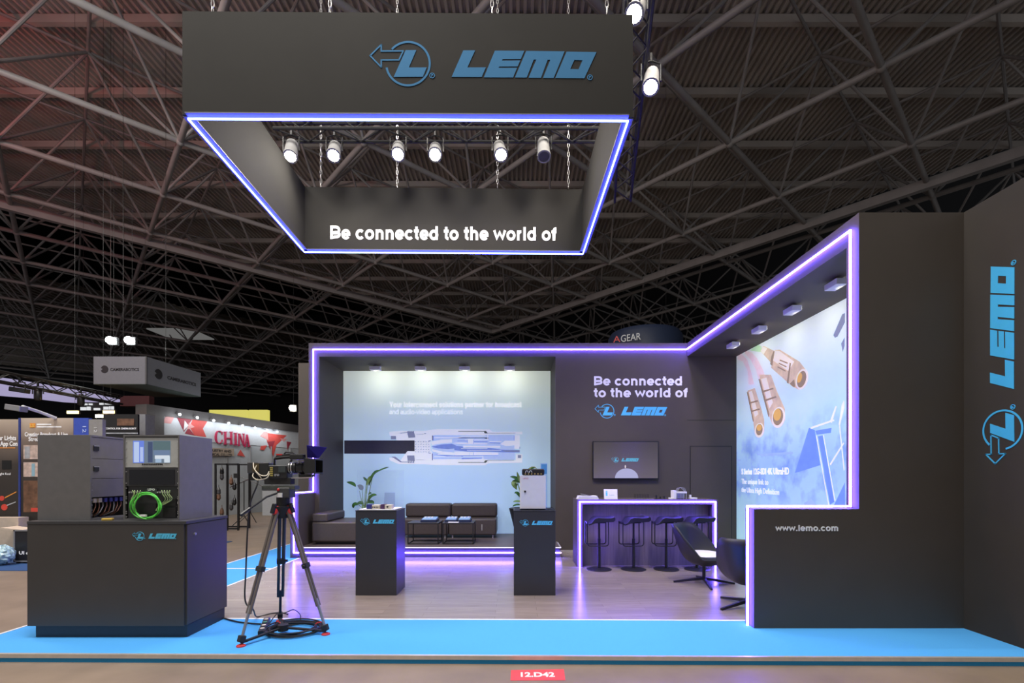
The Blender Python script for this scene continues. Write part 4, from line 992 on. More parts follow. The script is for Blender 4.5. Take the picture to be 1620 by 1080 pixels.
for i in range(7): b.cyl((qx1-.01, 4.828, RZ+.05+i*.05), (qx1-.004, 4.828, RZ+.05+i*.05), .005, n=6)
b.build('rack_screw', SILVER, rk2)
e = empty('plug_row', (qx1-.06, 5.0, RZ+.17), 'row of cream plugs and brown cables inside the sideways rack', 'cables')
for i in range(6): MB().box(qx1-.07, qx1-.02, 4.86+i*.065, 4.90+i*.065, RZ+.17, RZ+.215).build('plug', CREAM if i < 2 else DBLUE, e, bevel=.004)
for i in range(9):
    y = 4.85+i*.045
    MB().tube([(qx1-.05,y+.02,RZ+.19),(qx1-.03,y,RZ+.13),(qx1-.03,y-.03+random.uniform(-.02,.02),RZ+.07),(qx1-.08,y-.05+random.uniform(-.03,.03),RZ+.028)], .0055, 6).build('cable', M('brown_cable', (.22,.09,.05), .5) if i % 3 else M('grey_cable', (.35,.33,.33), .5), e, smooth=True)
e = MB().obox((-4.02,4.78,DZ+.012),(.09,.05,.024), Matrix.Rotation(.3,3,'Z')).build('tape_roll', M('ochre_tape', (.62,.42,.07), .5), None, bevel=.006); tag(e, 'small ochre pack lying on the counter between the racks', 'pack')

# ================================================================== FILM CAMERA ON TRIPOD
TP = 4.87
tp = empty('tripod', (-2.33, TP, 0), 'heavy film tripod with red shoulders standing on the blue carpet', 'tripod')
apex = Vector((at(447,808,TP).x, TP, at(447,808,TP).z))
TUBE = M('carbon_tube', (.16,.135,.12), .35, .2); TUBED = M('dark_tube', (.025,.027,.04), .35)
feet = [(Vector((-2.545,4.50,0)), TUBE), (Vector((-1.885,4.83,0)), TUBE), (Vector((-2.555,5.27,0)), TUBED)]
for f, mt in feet:
    d2 = Vector((f.x-apex.x, f.y-apex.y, 0)).normalized(); top = apex+d2*.07; foot = f+ZA*.05; ax = (foot-top).normalized(); sd = ax.cross(ZA).normalized()
    L = (foot-top).length
    lg = MB().cyl(top+sd*.022, top+ax*L*.46+sd*.022, .0175, n=10).cyl(top-sd*.022, top+ax*L*.46-sd*.022, .0175, n=10).build('leg', mt, tp, smooth=True)
    MB().cyl(top+ax*L*.42+sd*.022, top+ax*L*.80+sd*.022, .0145, n=10).cyl(top+ax*L*.42-sd*.022, top+ax*L*.80-sd*.022, .0145, n=10).build('middle_tube', mt, lg, smooth=True)
    MB().cyl(top+ax*L*.74, foot, .014, n=10).build('lower_tube', GREY if mt is TUBE else TUBED, lg, smooth=True)
    q3 = Matrix((sd, ax.cross(sd), ax)).transposed()
    MB().obox(top+ax*L*.46, (.085,.05,.05), q3).cyl(top+ax*L*.46+sd*.04, top+ax*L*.46+sd*.065, .014, n=8).build('leg_clamp', BLACKM, lg, bevel=.005)
    MB().obox(foot-ax*.02, (.05,.06,.06), q3).build('foot_hinge', BLACKM, lg, bevel=.008)
    MB().lathe([(.001,0),(.042,0),(.04,.01),(.02,.02),(.001,.02)], (f.x,f.y,.001), 14).build('rubber_foot', RED, lg, label='red rubber foot')
    MB().obox(top-ax*.0+ZA*.01, (.075,.055,.09), q3).build('shoulder', RED, tp, bevel=.018, seg=3, label='red leg shoulder')
    MB().obox(top+d2*.028+ZA*.03, (.05,.03,.10), q3).build('lock_lever', BLACK, tp, bevel=.008)
c_ = sum((f for f, _ in feet), Vector())/3+ZA*.06
for f, _ in feet: MB().bar(c_, f+ZA*.035, .03, .018).build('spreader_arm', BLACKM, tp)
MB().cyl(c_-ZA*.03, c_+ZA*.03, .05, n=16).build('spreader_hub', BLACKM, tp)
MB().lathe([(.001,-.07),(.05,-.07),(.085,.01),(.095,.03),(.095,.05),(.001,.05)], apex, 20).build('bowl', BLACKM, tp, smooth=True)
hd = empty('fluid_head', apex+ZA*.05, 'black fluid head with pan handle between tripod and film camera', 'tripod head')
def k6(x, y, Y=TP): return at(380+x/7.2, 690+y/7.2, Y)
a = k6(462,790); c = k6(585,690)
MB().cyl((apex.x+.005,TP,apex.z+.05),(apex.x+.005,TP,c.z),.062,n=20).build('pan_base', BLACKM, hd, smooth=True)
a = k6(450,700); c = k6(600,580)
MB().box(a.x,c.x,TP-.07,TP+.07,a.z,c.z).build('tilt_body', DGREY, hd, bevel=.015, seg=3)
a = k6(275,605); c = k6(650,560)
MB().box(a.x,c.x,TP-.055,TP+.055,a.z,c.z).build('camera_plate', M('plate_green_grey', (.07,.08,.07), .5), hd, bevel=.005)
a = k6(455,690); c = k6(520,640)
MB().box(a.x,c.x,TP-.078,TP-.07,a.z,c.z).build('label_plate', PAPER, hd); p = k6(475,605); MB().ball((p.x,TP-.075,p.z),.014).build('knob', RED, hd, label='red knob')
MB().tube([k6(440,640,TP-.06), k6(300,690,TP-.15), k6(15,890,TP-.35)], .010, 8).build('pan_handle', BLACKM, hd, smooth=True)
p0, p1 = k6(110,822,TP-.285), k6(5,897,TP-.36); MB().cyl(p0, p1, .017, n=10).build('grip', BLACK, hd)

cm = empty('film_camera', k6(460,560), 'black film camera with matte box and blue flag mounted on the tripod', 'camera')
def kb(x0, y0, x1, y1, d0, d1):
    a = k6(x0, y1); c = k6(x1, y0); return MB().box(a.x,c.x,TP+d0,TP+d1,a.z,c.z)
CAMB = M('camera_black', (.02,.02,.021), .4)
kb(350,330,565,480,-.06,.07).build('body', CAMB, cm, bevel=.012, seg=3)
kb(300,470,600,545,-.05,.05).build('dovetail', BLACKM, cm, bevel=.006)
kb(225,300,352,455,-.05,.06).build('battery', CAMB, cm, bevel=.01, seg=3)
kb(105,295,240,420,-.045,.055).build('recorder', DGREY, cm, bevel=.008)
kb(170,310,245,400,-.052,-.045).build('recorder_panel', M('amber_dark', (.10,.07,.03), .4), cm)
b = MB()
for i in range(5): p = k6(392,358+i*22); b.box(p.x-.014,p.x+.014,TP-.066,TP-.06,p.z-.006,p.z+.006)
b.build('key', M('yellow_keys', (.45,.38,.10), .5), cm)
b = MB()
for x, y in ((440,440),(470,440)): p = k6(x, y); b.cyl((p.x,TP-.06,p.z),(p.x,TP-.075,p.z),.012,n=10)
b.build('dial', GREY, cm); kb(470,340,550,410,-.066,-.06).build('display', M('display_grey', (.05,.06,.06), .15), cm)
hp = [k6(390,335), k6(392,260), k6(420,225), k6(570,205), k6(590,260), k6(560,315)]
MB().tube(hp, .011, 8).build('top_handle', BLACK, cm, smooth=True); MB().tube([k6(400,250), k6(490,238), k6(580,232)], .017, 8).build('handle_grip', BLACKM, cm, smooth=True)
kb(415,200,480,215,-.01,.01).build('accessory_shoe', RED, cm, label='red accessory shoe')
MB().tube([k6(500,200), k6(520,180), k6(600,185), k6(640,215)], .008, 6).build('viewfinder_arm', BLACKM, cm, smooth=True)
kb(605,205,760,265,-.09,-.02).build('viewfinder', CAMB, cm, bevel=.01)
lc = k6(560,360); x_ = lambda v: (380+v/7.2-VX)*TP/FPX-lc.x
ln_ = MB().lathe([(.001,0),(.048,0),(.052,x_(590)),(.046,x_(592)),(.046,x_(620)),(.058,x_(622)),(.058,x_(650)),(.050,x_(655)),(.050,x_(680)),(.062,x_(684)),(.062,x_(730)),(.056,x_(734)),(.056,x_(770)),(.001,x_(770))], lc, 24, 'X').build('lens', CAMB, cm, smooth=True)
MB().lathe([(.0575,x_(600)),(.0625,x_(600)),(.0625,x_(612)),(.0575,x_(612))], lc, 24, 'X').build('lens_ring', SILVER, ln_, smooth=True)
MB().lathe([(.0575,x_(575)),(.060,x_(575)),(.060,x_(581)),(.0575,x_(581))], lc, 24, 'X').build('lens_ring', SILVER, ln_, smooth=True)
b = MB(); mx0, mx1 = k6(775,0).x, k6(900,0).x; mzt, mzb = k6(0,258).z, k6(0,425).z
for y0_, y1_ in ((TP-.10,TP-.09),(TP+.09,TP+.10)): b.hexa([(mx0,y0_,mzb+.01),(mx1,y0_,mzb-.005),(mx1,y1_,mzb-.005),(mx0,y1_,mzb+.01),(mx0,y0_,mzt-.01),(mx1,y0_,mzt+.005),(mx1,y1_,mzt+.005),(mx0,y1_,mzt-.01)])
b.box(mx0,mx1,TP-.09,TP+.09,mzt-.012,mzt).box(mx0,mx1,TP-.09,TP+.09,mzb,mzb+.012).box(mx0,mx0+.012,TP-.09,TP+.09,mzb+.012,mzt-.012)
b.build('matte_box', CAMB, cm)
FLAG = M('flag_blue', (.014,.010,.16), .8, spec=.1)
MB().prism([k6(762,240,TP+.06), k6(893,250,TP-.10), k6(988,128,TP-.17), k6(757,102,TP-.02)], (.2,.9,.4), .004).build('flag', FLAG, cm, label='dark blue top flag')
for y in (-.03,.03): MB().cyl((k6(330,0).x,TP+y,k6(0,490).z),(k6(815,0).x,TP+y,k6(0,462).z),.0075,n=8).build('rod', SILVER, cm)
kb(690,430,830,462,-.05,.05).build('rod_bracket', BLACK, cm)
b = MB()
b.tube(smooth_path([k6(150,300,TP-.06), k6(160,370,TP-.09), k6(230,440,TP-.10), k6(300,445,TP-.09), k6(330,400,TP-.06)],5), .005, 6).tube(smooth_path([k6(150,420,TP-.06), k6(145,460,TP-.08), k6(200,495,TP-.09), k6(300,475,TP-.09), k6(335,420,TP-.06)],5), .005, 6).tube(smooth_path([k6(185,330,TP-.06), k6(170,390,TP-.08), k6(220,450,TP-.09), k6(240,480,TP-.08)],5), .004, 6)
b.build('white_lead', M('cream_lead', (.75,.68,.52), .5), cm)
kb(130,420,330,500,-.03,.05).build('rear_mount', BLACKM, cm, bevel=.006)

# cables on the floor
CABLE = M('cable_black', (.02,.02,.02), .5)
def g2(x, y, z=.012):        # a floor point seen at a position of the photograph
    px, py = 340+x/4.5, 860+y/4.5; Y = (EYE-z)*FPX/(py-VY); return Vector(((px-VX)*Y/FPX, Y, z))
h = smooth_path([k6(200,480,TP-.05), k6(190,560,TP-.10), k6(120,740,TP-.12), k6(90,950,TP-.13), at(389,900,TP-.1), at(388,950,TP-.1), at(396,966,TP-.1)+Vector((0,.05,0)), g2(300,518,.02), g2(400,495), g2(470,490), g2(520,500)])
tag(MB().tube(h, .0075, 8).build('camera_cable', CABLE, None, smooth=True), 'black cable hanging from the film camera down to the floor', 'cable')
e = empty('cable_coil', g2(565,615,0), 'coil of black cable lying between the tripod legs on the blue carpet', 'cable')
cc = g2(565,620,0)
for k in range(9):
    r_ = .245+.035*math.sin(k*2.1)+.01*random.random(); pts = []
    for i in range(40):
        t = 2*math.pi*i/40; pts.append(cc+Vector((r_*math.cos(t)+.012*math.sin(k*3), r_*math.sin(t)*.86+.01*math.cos(k*2), .012+.009*(k%5)+.006*math.sin(t*2+k))))
    MB().tube(pts, .0075, 6, True).build('loop', CABLE, e, smooth=True)
for a_ in (25, 150):
    t = R(a_); p = cc+Vector((.25*math.cos(t), .215*math.sin(t), .03)); MB().tube([p+Vector((.05*math.cos(t)*math.cos(R(s)), .05*math.sin(t)*math.cos(R(s)), .033*math.sin(R(s)))) for s in range(0,360,30)], .006, 6, True).build('tie', RED, e, label='red cable tie')
w_ = smooth_path([g2(380,580), g2(440,500,.06), g2(500,490,.05), g2(560,468,.05), g2(605,500,.05), g2(612,545,.02), g2(640,560)])
tag(MB().tube(w_, .006, 6).build('loose_cable', CABLE, None, smooth=True), 'thin black cable end arching over the coil beside the tripod', 'cable')
w_ = smooth_path([Vector((-3.24,5.36,.012)), g2(150,552), g2(260,566), g2(325,570)])
tag(MB().tube(w_, .008, 6).build('power_cable', CABLE, None, smooth=True), 'black power cable running from the counter to the socket strip', 'cable')
sa, sb_ = g2(372,552,.0), g2(330,652,.0); d = (sb_-sa).normalized(); M3 = Matrix((d.cross(ZA).normalized(), d, ZA)).transposed()
e = empty('socket_strip', (sa+sb_)/2, 'black socket strip with white outlets lying beside the cable coil', 'socket strip')
L_ = (sb_-sa).length
MB().obox((sa+sb_)/2+ZA*.024, (.065, L_, .045), M3).build('housing', BLACK, e, bevel=.008)
for i in range(4):
    c = sa+d*L_*(.16+i*.225)+ZA*.047; MB().cyl(c, c+ZA*.004, .021, n=12).build('outlet', CREAM if i != 1 else M('green_outlet', (.1,.35,.15), .5), e)
# booth number on the hall floor
def hfp(px, py):
    Y = (EYE-HF)*FPX/(py-VY); return Vector(((px-VX)*Y/FPX, Y, HF+.001))
stk = empty('floor_sticker', hfp(850,1067), 'red floor sticker with the stand number in front of the stand', 'sticker')
MB().prism([hfp(807.5,1076.5), hfp(894.5,1076), hfp(892,1058.5), hfp(808.5,1060)], (0,0,1), .0015).build('sheet', REDSTK, stk)
a = hfp(824,1070.5); c = hfp(878,1070.5); t = hfp(824,1063.5)
text_part('12.D42', LETTER, stk, (a.x,a.y,HF+.0026), (c-a).normalized(), Vector((0,1,0)), c.x-a.x, t.y-a.y, .03, .0008)

# ================================================================== HALL ROOF: SPACE FRAME AND CORRUGATED DECK
UX, UY = .737, .676            # the frame runs diagonally to the stand
U2 = Vector((UX, UY, 0)); V2 = Vector((-UY, UX, 0))
ZB, ZT, ZD = EYE+12.0, EYE+15.2, EYE+15.55
def qp(q, p, z): return U2*q+V2*p+ZA*z
def seen(P, m=160):
    if P.y < 2: return False
    x, y = VX+P.x*FPX/P.y, VY-(P.z-EYE)*FPX/P.y
    return -m < x < 1620+m and -m < y < 700
def deck_mesh(ylo, yhi, x0, x1, pitch=.24):
    b = MB(); x = x0
    while x < x1:
        for xa, xb, za, zb_ in ((x, x+pitch*.35, 0, 0), (x+pitch*.35, x+pitch*.5, 0, .11), (x+pitch*.5, x+pitch*.85, .11, .11), (x+pitch*.85, x+pitch, .11, 0)):
            lo, hi = ylo((xa+xb)/2), yhi((xa+xb)/2)
            if hi > lo: b.add([(xa,lo,ZD+za),(xb,lo,ZD+zb_),(xb,hi,ZD+zb_),(xa,hi,ZD+za)], [(0,1,2,3)])
        x += pitch
    return b
struct(deck_mesh(lambda x: -6, lambda x: min((33-UX*x)/UY, (40+UY*x)/UX), -58, 45), 'ceiling', DECK)
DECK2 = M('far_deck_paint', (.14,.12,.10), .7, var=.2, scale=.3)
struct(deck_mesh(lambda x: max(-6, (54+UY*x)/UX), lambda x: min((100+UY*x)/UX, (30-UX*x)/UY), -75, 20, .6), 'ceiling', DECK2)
b = MB(); k = 0
y = 4.0
while y < 58:                                        # purlins under the deck
    xa = max(-58, (y*UX-40)/UY); xb = min(45, (33-UY*y)/UX)
    if xb > xa: b.box(xa, xb, y-.09, y+.09, ZD-.30, ZD-.02)
    y += 3.1
struct(b, 'trim_10', DECK)
struct(MB().box(-80, 65, 74, 74.3, HF, 40), 'wall_blocker_back', DARKW)  # near-black planes added to block the world behind the roof gaps
struct(MB().box(-80, 65, -6, 74, 26, 26.2), 'ceiling', DARKW)  # dark sheet added above the deck, shutting out the world light
struct(MB().box(-80.3, -80, -6, 74.3, HF, 26), 'wall_blocker_left', DARKW)
struct(MB().box(65, 65.3, -6, 74.3, HF, 26), 'wall_blocker_right', DARKW)
sf = empty('roof_space_frame', (0, 20, ZB), 'grey tubular space frame under the hall roof', 'roof frame', kind='structure')
q0, dq, p0_, dp = 2.9, 4.9, 3.2, 4.45
QI, PI_ = range(-9, 10), range(-6, 19)
nodes = {}
for i in QI:
    for j in PI_: nodes[i, j] = qp(q0+dq*i, p0_+dp*j, ZB)
def vis_run(pts):
    on = [k for k, P in enumerate(pts) if seen(P)]
    return (max(0, on[0]-1), min(len(pts)-1, on[-1]+1)) if on else None
for i in QI:
    line = [nodes[i, j] for j in PI_]; r_ = vis_run(line)
    if r_: MB().cyl(line[r_[0]], line[r_[1]], .105, n=10).build('main_beam', STEEL, sf, smooth=True)
for j in PI_:
    line = [nodes[i, j] for i in QI]; r_ = vis_run(line)
    if r_: MB().cyl(line[r_[0]], line[r_[1]], .105, n=10).build('main_beam', STEEL, sf, smooth=True)
tops = {}; webs = []
for i in list(QI)[:-1]:
    for j in list(PI_)[:-1]:
        tpt = qp(q0+dq*(i+.5), p0_+dp*(j+.5), ZT)
        if not seen(tpt, 260): continue
        tops[i, j] = tpt
        for a in ((i,j),(i+1,j),(i,j+1),(i+1,j+1)): webs.append((tpt, nodes[a]))
tb = MB()
for (i, j), P in tops.items():
    for a in ((i+1, j), (i, j+1)):
        if a in tops: webs.append((P, tops[a]))
webs.sort(key=lambda w: ((w[0]+w[1])/2).length)
rest = MB()
for k, (a, c) in enumerate(webs):
    if k < 100: MB().cyl(a, c, .055, n=8).build('strut', STEEL, sf, smooth=True)
    else: rest.cyl(a, c, .055, n=6, caps=False)
o = rest.build('far_struts', STEEL, sf, smooth=True); o['kind'] = 'stuff'
nb_ = MB()
nl = sorted([P for P in nodes.values() if seen(P)], key=lambda P: P.length)
for P in nl[:90]: MB().ball(P, .16, 10, 6).build('node', STEEL, sf, smooth=True)
for P in nl[90:]: nb_.ball(P, .15, 8, 5)
o = nb_.build('far_nodes', STEEL, sf, smooth=True); o['kind'] = 'stuff'
# deeper edge girders along the two deck edges
for nm, A_, B_ in (('edge_girder', qp(25.9,-22,ZB-.1), qp(25.9,31,ZB-.1)), ('edge_girder', qp(-42,31,ZB-.1), qp(25.9,31,ZB-.1))):
    MB().bar(A_, B_,   .26, .40).build(nm, STEEL, sf)
sky = struct(MB().box(-33.5, -29.5, 44, 47.5, EYE+13.2, EYE+13.3), 'window_1', EM('roof_light', (.75,.74,.72), .16))
l = bpy.data.lights.new('red_stage_lamp', 'POINT'); l.energy = 800; l.color = (1,.10,.09); l.shadow_soft_size = .4
o = bpy.data.objects.new('red_stage_lamp', l); COL.objects.link(o); o.location = (-19, 10.5, 12)

# ================================================================== NEIGHBOURING STANDS
LY = 9.6
def lbox(x0, y0, x1, y1, Y, th=.05, zmin=None):
    a = at(x0, y1, Y); c = at(x1, y0, Y); return MB().box(a.x, c.x, Y, Y+th, a.z if zmin is None else zmin, c.z)
PN1 = PRINT('poster_fade', [(0,(.02,.016,.013)),(.55,(.05,.04,.034)),(.8,(.20,.15,.12)),(1,(.55,.45,.36))], .75, 2.75, 'X')
P_OR = M('print_orange', (.75,.28,.05), .6); P_RD = M('print_red', (.6,.06,.04), .6); NAVY = M('navy_panel', (.03,.05,.22), .6); P_SK = M('print_skin', (.55,.42,.36), .6, var=.3, scale=12); P_BR = M('print_brown', (.14,.07,.04), .6, var=.5, scale=8); P_GR = M('print_grey', (.35,.36,.38), .6, var=.3, scale=10)
e = empty('poster_panel', at(-5, 817, LY), 'dark poster panel about lights and an app at the far left', 'poster panel')
lbox(-45,663,29,818,LY,.06).build('board', PN1, e)
text_part('Your Lights', LETTER, e, at(-12,696,LY)+N1*.002, XA, ZA, 38*LY/FPX, 7*LY/FPX, .02)
text_part('nt App Con', LETTER, e, at(-7,705,LY)+N1*.002, XA, ZA, 35*LY/FPX, 7*LY/FPX, .02)
lbox(-40,707.5,24,709,LY-.004,.003).build('rule', P_OR, e)
lbox(3,728,18,742,LY-.004,.003).build('icon', M('print_black', (.01,.01,.01), .4), e); text_part('Light Reel', LETTER, e, at(-3,751,LY)+N1*.002, XA, ZA, 20*LY/FPX, None, 0)
for x, y, r_ in ((3,788,4),(7,802,5)): 
    c = at(x,y,LY); MB().cyl(c, c+N1*.004, r_*LY/FPX, n=16).build('dot', P_RD, e)
MB().prism([at(9,799,LY), at(25,793,LY), at(25,794.5,LY), at(9,801,LY)], N1, .003).build('streak', P_GR, e); MB().prism([at(8,786,LY), at(26,777,LY), at(26,778.5,LY), at(8,788,LY)], N1, .003).build('streak', P_OR, e)
tag(lbox(29,661,31.5,905,LY-.02,.1,HF).build('support_post', NAVY, None), 'narrow navy post between the two dark poster panels', 'post')
e = empty('poster_panel', at(72, 830, LY), 'brown poster panel with pictures rising behind the left rack', 'poster panel')
lbox(31.5,661,116,830,LY,.06).build('board', PN1, e)
lbox(47,669,56,676.5,LY-.004,.003).build('emblem', P_OR, e); text_part('LS', M('print_yellow', (.8,.5,.1), .6), e, at(48,675.5,LY)+N1*.006, XA, ZA, 7*LY/FPX, 5*LY/FPX, .03)
lbox(58,670,81,672,LY-.003,.002).build('print_line', LETTER, e); lbox(58,674,97,676,LY-.003,.002).build('print_line', LETTER, e)
text_part('Creating Broadcast & Live', LETTER, e, at(39.5,690,LY)+N1*.002, XA, ZA, 68*LY/FPX, 6.5*LY/FPX, .02)
text_part('Streaming', LETTER, e, at(45.5,697.5,LY)+N1*.002, XA, ZA, 32*LY/FPX, 6.5*LY/FPX, .02)
for y0_, y1_, m_ in ((704,726,P_SK),(731,754,P_SK),(760,810,P_BR)): lbox(37,y0_,76,y1_,LY-.004,.003).build('picture', m_, e)
lbox(39,706,47,725,LY-.007,.003).build('picture_area', P_GR, e); lbox(50,733,55,753,LY-.007,.003).build('picture_area', M('print_teal', (.25,.42,.5), .6), e); lbox(49,803,60,809,LY-.007,.003).build('picture_area', P_RD, e)
e = empty('aisle_post', at(128, 750, LY), 'blue aisle post with the upright number behind the left rack', 'sign post')
lbox(116.5,661,140,905,LY,.08,HF).build('post', M('signal_blue', (.04,.08,.42), .6), e); text_part('12', M('pale_blue_print', (.45,.55,.85), .6), e, at(131,674,LY)+N1*.002, -ZA, XA, 10*LY/FPX, 5.5*LY/FPX, 0)
e = empty('aisle_post', at(151, 750, LY), 'grey aisle post next to the blue one behind the racks', 'sign post')
lbox(140.5,663,162,905,LY,.08,HF).build('post', M('post_grey', (.25,.24,.23), .6), e); text_part('12', M('pale_print', (.6,.6,.6), .6), e, at(149,676,LY)+N1*.002, -ZA, XA, 8*LY/FPX, 4.5*LY/FPX, 0)
e = empty('sign_board', at(190, 690, 11), 'dark board about control for cinema robots behind the racks', 'sign')
lbox(163,655,218,712,11,.05,HF).build('board', M('board_black', (.016,.015,.015), .5), e); text_part('& CONTROL FOR CINEMA ROBOT', LETTER, e, at(164,679,11)+N1*.002, XA, ZA, 52*11/FPX, 2.8*11/FPX, .02)
lbox(163,684,218,686,10.99,.004).build('rule', P_GR, e); lbox(185,662,212,673,10.99,.004).build('picture', P_BR, e)
tag(lbox(218,655,230,720,11.4,.3,HF).build('column', GREY, None), 'pale grey column left of the large grey pavilion', 'column')
# things on the floor at the far left
tag(lbox(-60,818.5,29,905,LY-.25,.2,HF).build('counter', M('beige_panel', (.52,.43,.34), .7), None), 'beige counter front below the left poster panel', 'counter')
Yr = 9.0
e = empty('road_case', at(40, 890, Yr), 'black road case with metal edges beside the beige counter', 'case')
lbox(23,840,62,887,Yr,.5).build('body', M('case_black', (.012,.012,.016), .5), e); 
b = MB()
for x in (22, 61): a = at(x,888.5,Yr); c = at(x+2,838,Yr); b.box(a.x,c.x,Yr-.012,Yr+.01,a.z,c.z)
for y in (838, 886.5): a = at(22,y+2,Yr); c = at(63,y,Yr); b.box(a.x,c.x,Yr-.012,Yr+.01,a.z,c.z)
b.build('edge', GREY, e); text_part('UI c', LETTER, e, at(30.5,876.5,Yr)+N1*.003, XA, ZA, 15*Yr/FPX, 5*Yr/FPX, .03)
for x in (27, 55): c = at(x,890,Yr+.05); MB().cyl((c.x,Yr+.06,HF+.03),(c.x+.03,Yr+.06,HF+.03),.03,n=12).build('caster', BLACK, e)
e = MB().obox(at(31,837,Yr+.2)+ZA*.012, (.42,.3,.03), Matrix.Rotation(.1,3,'Y')).build('paper_pile', M('kraft', (.6,.5,.4), .7), None); tag(e, 'flat pile of kraft paper on top of the black road case', 'paper')
bagb = MB().ball(at(4,878,Yr-.15), .19, 30, 20, (1,.8,.9))
for v in bagb.v: v += Vector((random.uniform(-.018,.018), random.uniform(-.018,.018), random.uniform(-.018,.018)))
mn = min(v.z for v in bagb.v)
for v in bagb.v: v.z += HF+.012-mn
tag(bagb.build('plastic_bag', M('pale_blue_plastic', (.35,.52,.58), .3, var=.35, scale=20), None, smooth=True), 'crumpled pale blue plastic bag beside the road case', 'bag')
a0, a1, a2_, a3 = hfp(-60,922), hfp(140,884), hfp(140,872), hfp(-60,876)
tag(MB().box(-13, -7.0, 8.35, 12, HF, HF+.011).build('rug', M('navy_carpet', (.02,.07,.20), .95, bump=.1, scale=100), None), 'dark blue carpet of the neighbouring stand at the far left', 'carpet')
# arm lamp on the poster wall
e = empty('arm_lamp', at(85, 660, LY), 'white arm floodlight leaning out above the poster panels', 'lamp')
MB().tube([at(88,661,LY), at(62,651,LY-.3), at(36,643,LY-.7)], .03, 8).build('arm', WHITE, e); MB().obox(at(26,645.5,LY-.8), (.28,.16,.10), Matrix.Rotation(.15,3,'Y')).build('head', GREY, e, bevel=.01)

# far soft ceiling, stage truss and its lamps
e = empty('light_canopy', at(80, 630, 24), 'glowing lavender fabric canopy of a far stand at the left edge', 'canopy')
MB().prism([at(-60,588,24), at(40,603,25), at(120,617,27), at(196,634,29), at(150,639,29), at(100,636,27), at(50,630,25), at(-60,621,24)], (0,1,.1), .25).build('fabric', EM('canopy_glow', (.42,.38,.60), .85), e)
e = empty('stage_truss', at(80, 610, 15), 'dark stage truss crossing in front of the lavender canopy', 'truss')
m_, w_ = truss(at(-40,588,14), at(190,633,17.5), .30, BLACK, .035, .35); m_.build('chord', BLACK, e); w_.build('brace', BLACK, e)
for p in (at(-10,590,14.4), at(175,628,17.3)): MB().cyl(p, (p.x,p.y,17.14), .004, n=5).build('wire', BLACK, e)
for k, (px, py, nm) in enumerate(((31,617,'wide flat one at the left'),(60,623,'slim one in the middle'),(128,632,'rightmost one near the canopy end'))):
    Y = (14.92,15.33,16.4)[k]; c = at(px,py,Y); s_ = empty('stage_lamp', c, 'black stage lamp under the dark truss, '+nm, 'lamp', 'lamps of the far stage truss')
    if k == 0: MB().obox(c, (.50,.2,.14), Matrix.Rotation(.15,3,'Y')).build('housing', BLACK, s_, bevel=.02)
    else: MB().lathe([(.07,-.20),(.10,-.16),(.10,.1),(.06,.18)], c, 12).build('housing', BLACK, s_, smooth=True)
    MB().tube([c+Vector((-.17,0,.0)), c+Vector((-.17,0,.24)), c+Vector((.17,0,.24)), c+Vector((.17,0,0))], .018, 6).build('bracket', BLACK, s_)
    MB().cyl(c+ZA*.23, c+ZA*.40, .03, n=8).build('clamp', BLACK, s_)
e = empty('lit_sign', at(153, 643, 20), 'row of white lit letter fragments under the lavender canopy', 'sign')
b = MB()
for x0_, y0_, x1_, y1_ in ((131,638,137,640.5),(140,638,145,640.5),(157,637,163,640),(166,637.5,179,639.5),(127,644,135,648.5),(137,643,142,648.5),(148,645,157,648.5),(163,643,170,648),(172,642.5,179,648)): a = at(x0_,y1_,20); c = at(x1_,y0_,20); b.box(a.x,c.x,20,20.05,a.z,c.z)
b.build('letters', EM('sign_white', (.8,.82,.85), .9), e); lbox(127,636,180,649.5,20.06,.08).build('backing', BLACK, e)
for px in (132, 175): p = at(px,636,20.1); MB().cyl(p, (p.x,p.y,17.14), .004, n=5).build('wire', BLACK, e)
e = empty('hanging_board', at(213,642,21), 'maroon board hanging behind the grey pavilion corner', 'board')
lbox(190,626,236,642,21,.3).build('board', M('maroon_board', (.06,.018,.022), .6), e)
for px in (196, 230): p = at(px,626,21.15); MB().cyl(p, (p.x,p.y,17.14), .004, n=5).build('wire', BLACK, e)
for k, (px, py, nm) in enumerate(((115,652,'left one'),(160,658,'bright middle one'),(172,651.5,'right one'))):
    c = at(px,py,16); s_ = empty('flood_lamp', c, 'warm glowing flood lamp above the aisle posts, '+nm, 'lamp', 'warm flood lamps')
    MB().obox(c, (.34,.06,.09)).build('lens', EM('warm_lamp', (1,.62,.22) if k != 1 else (1,.72,.35), 6 if k != 1 else 25), s_); MB().obox(c+Vector((0,.06,.02)), (.38,.06,.13)).build('housing', BLACK, s_)
    MB().cyl(c+Vector((0,.08,.05)), (c.x,c.y+.08,17.14), .004, n=6).build('hanger', BLACK, s_)
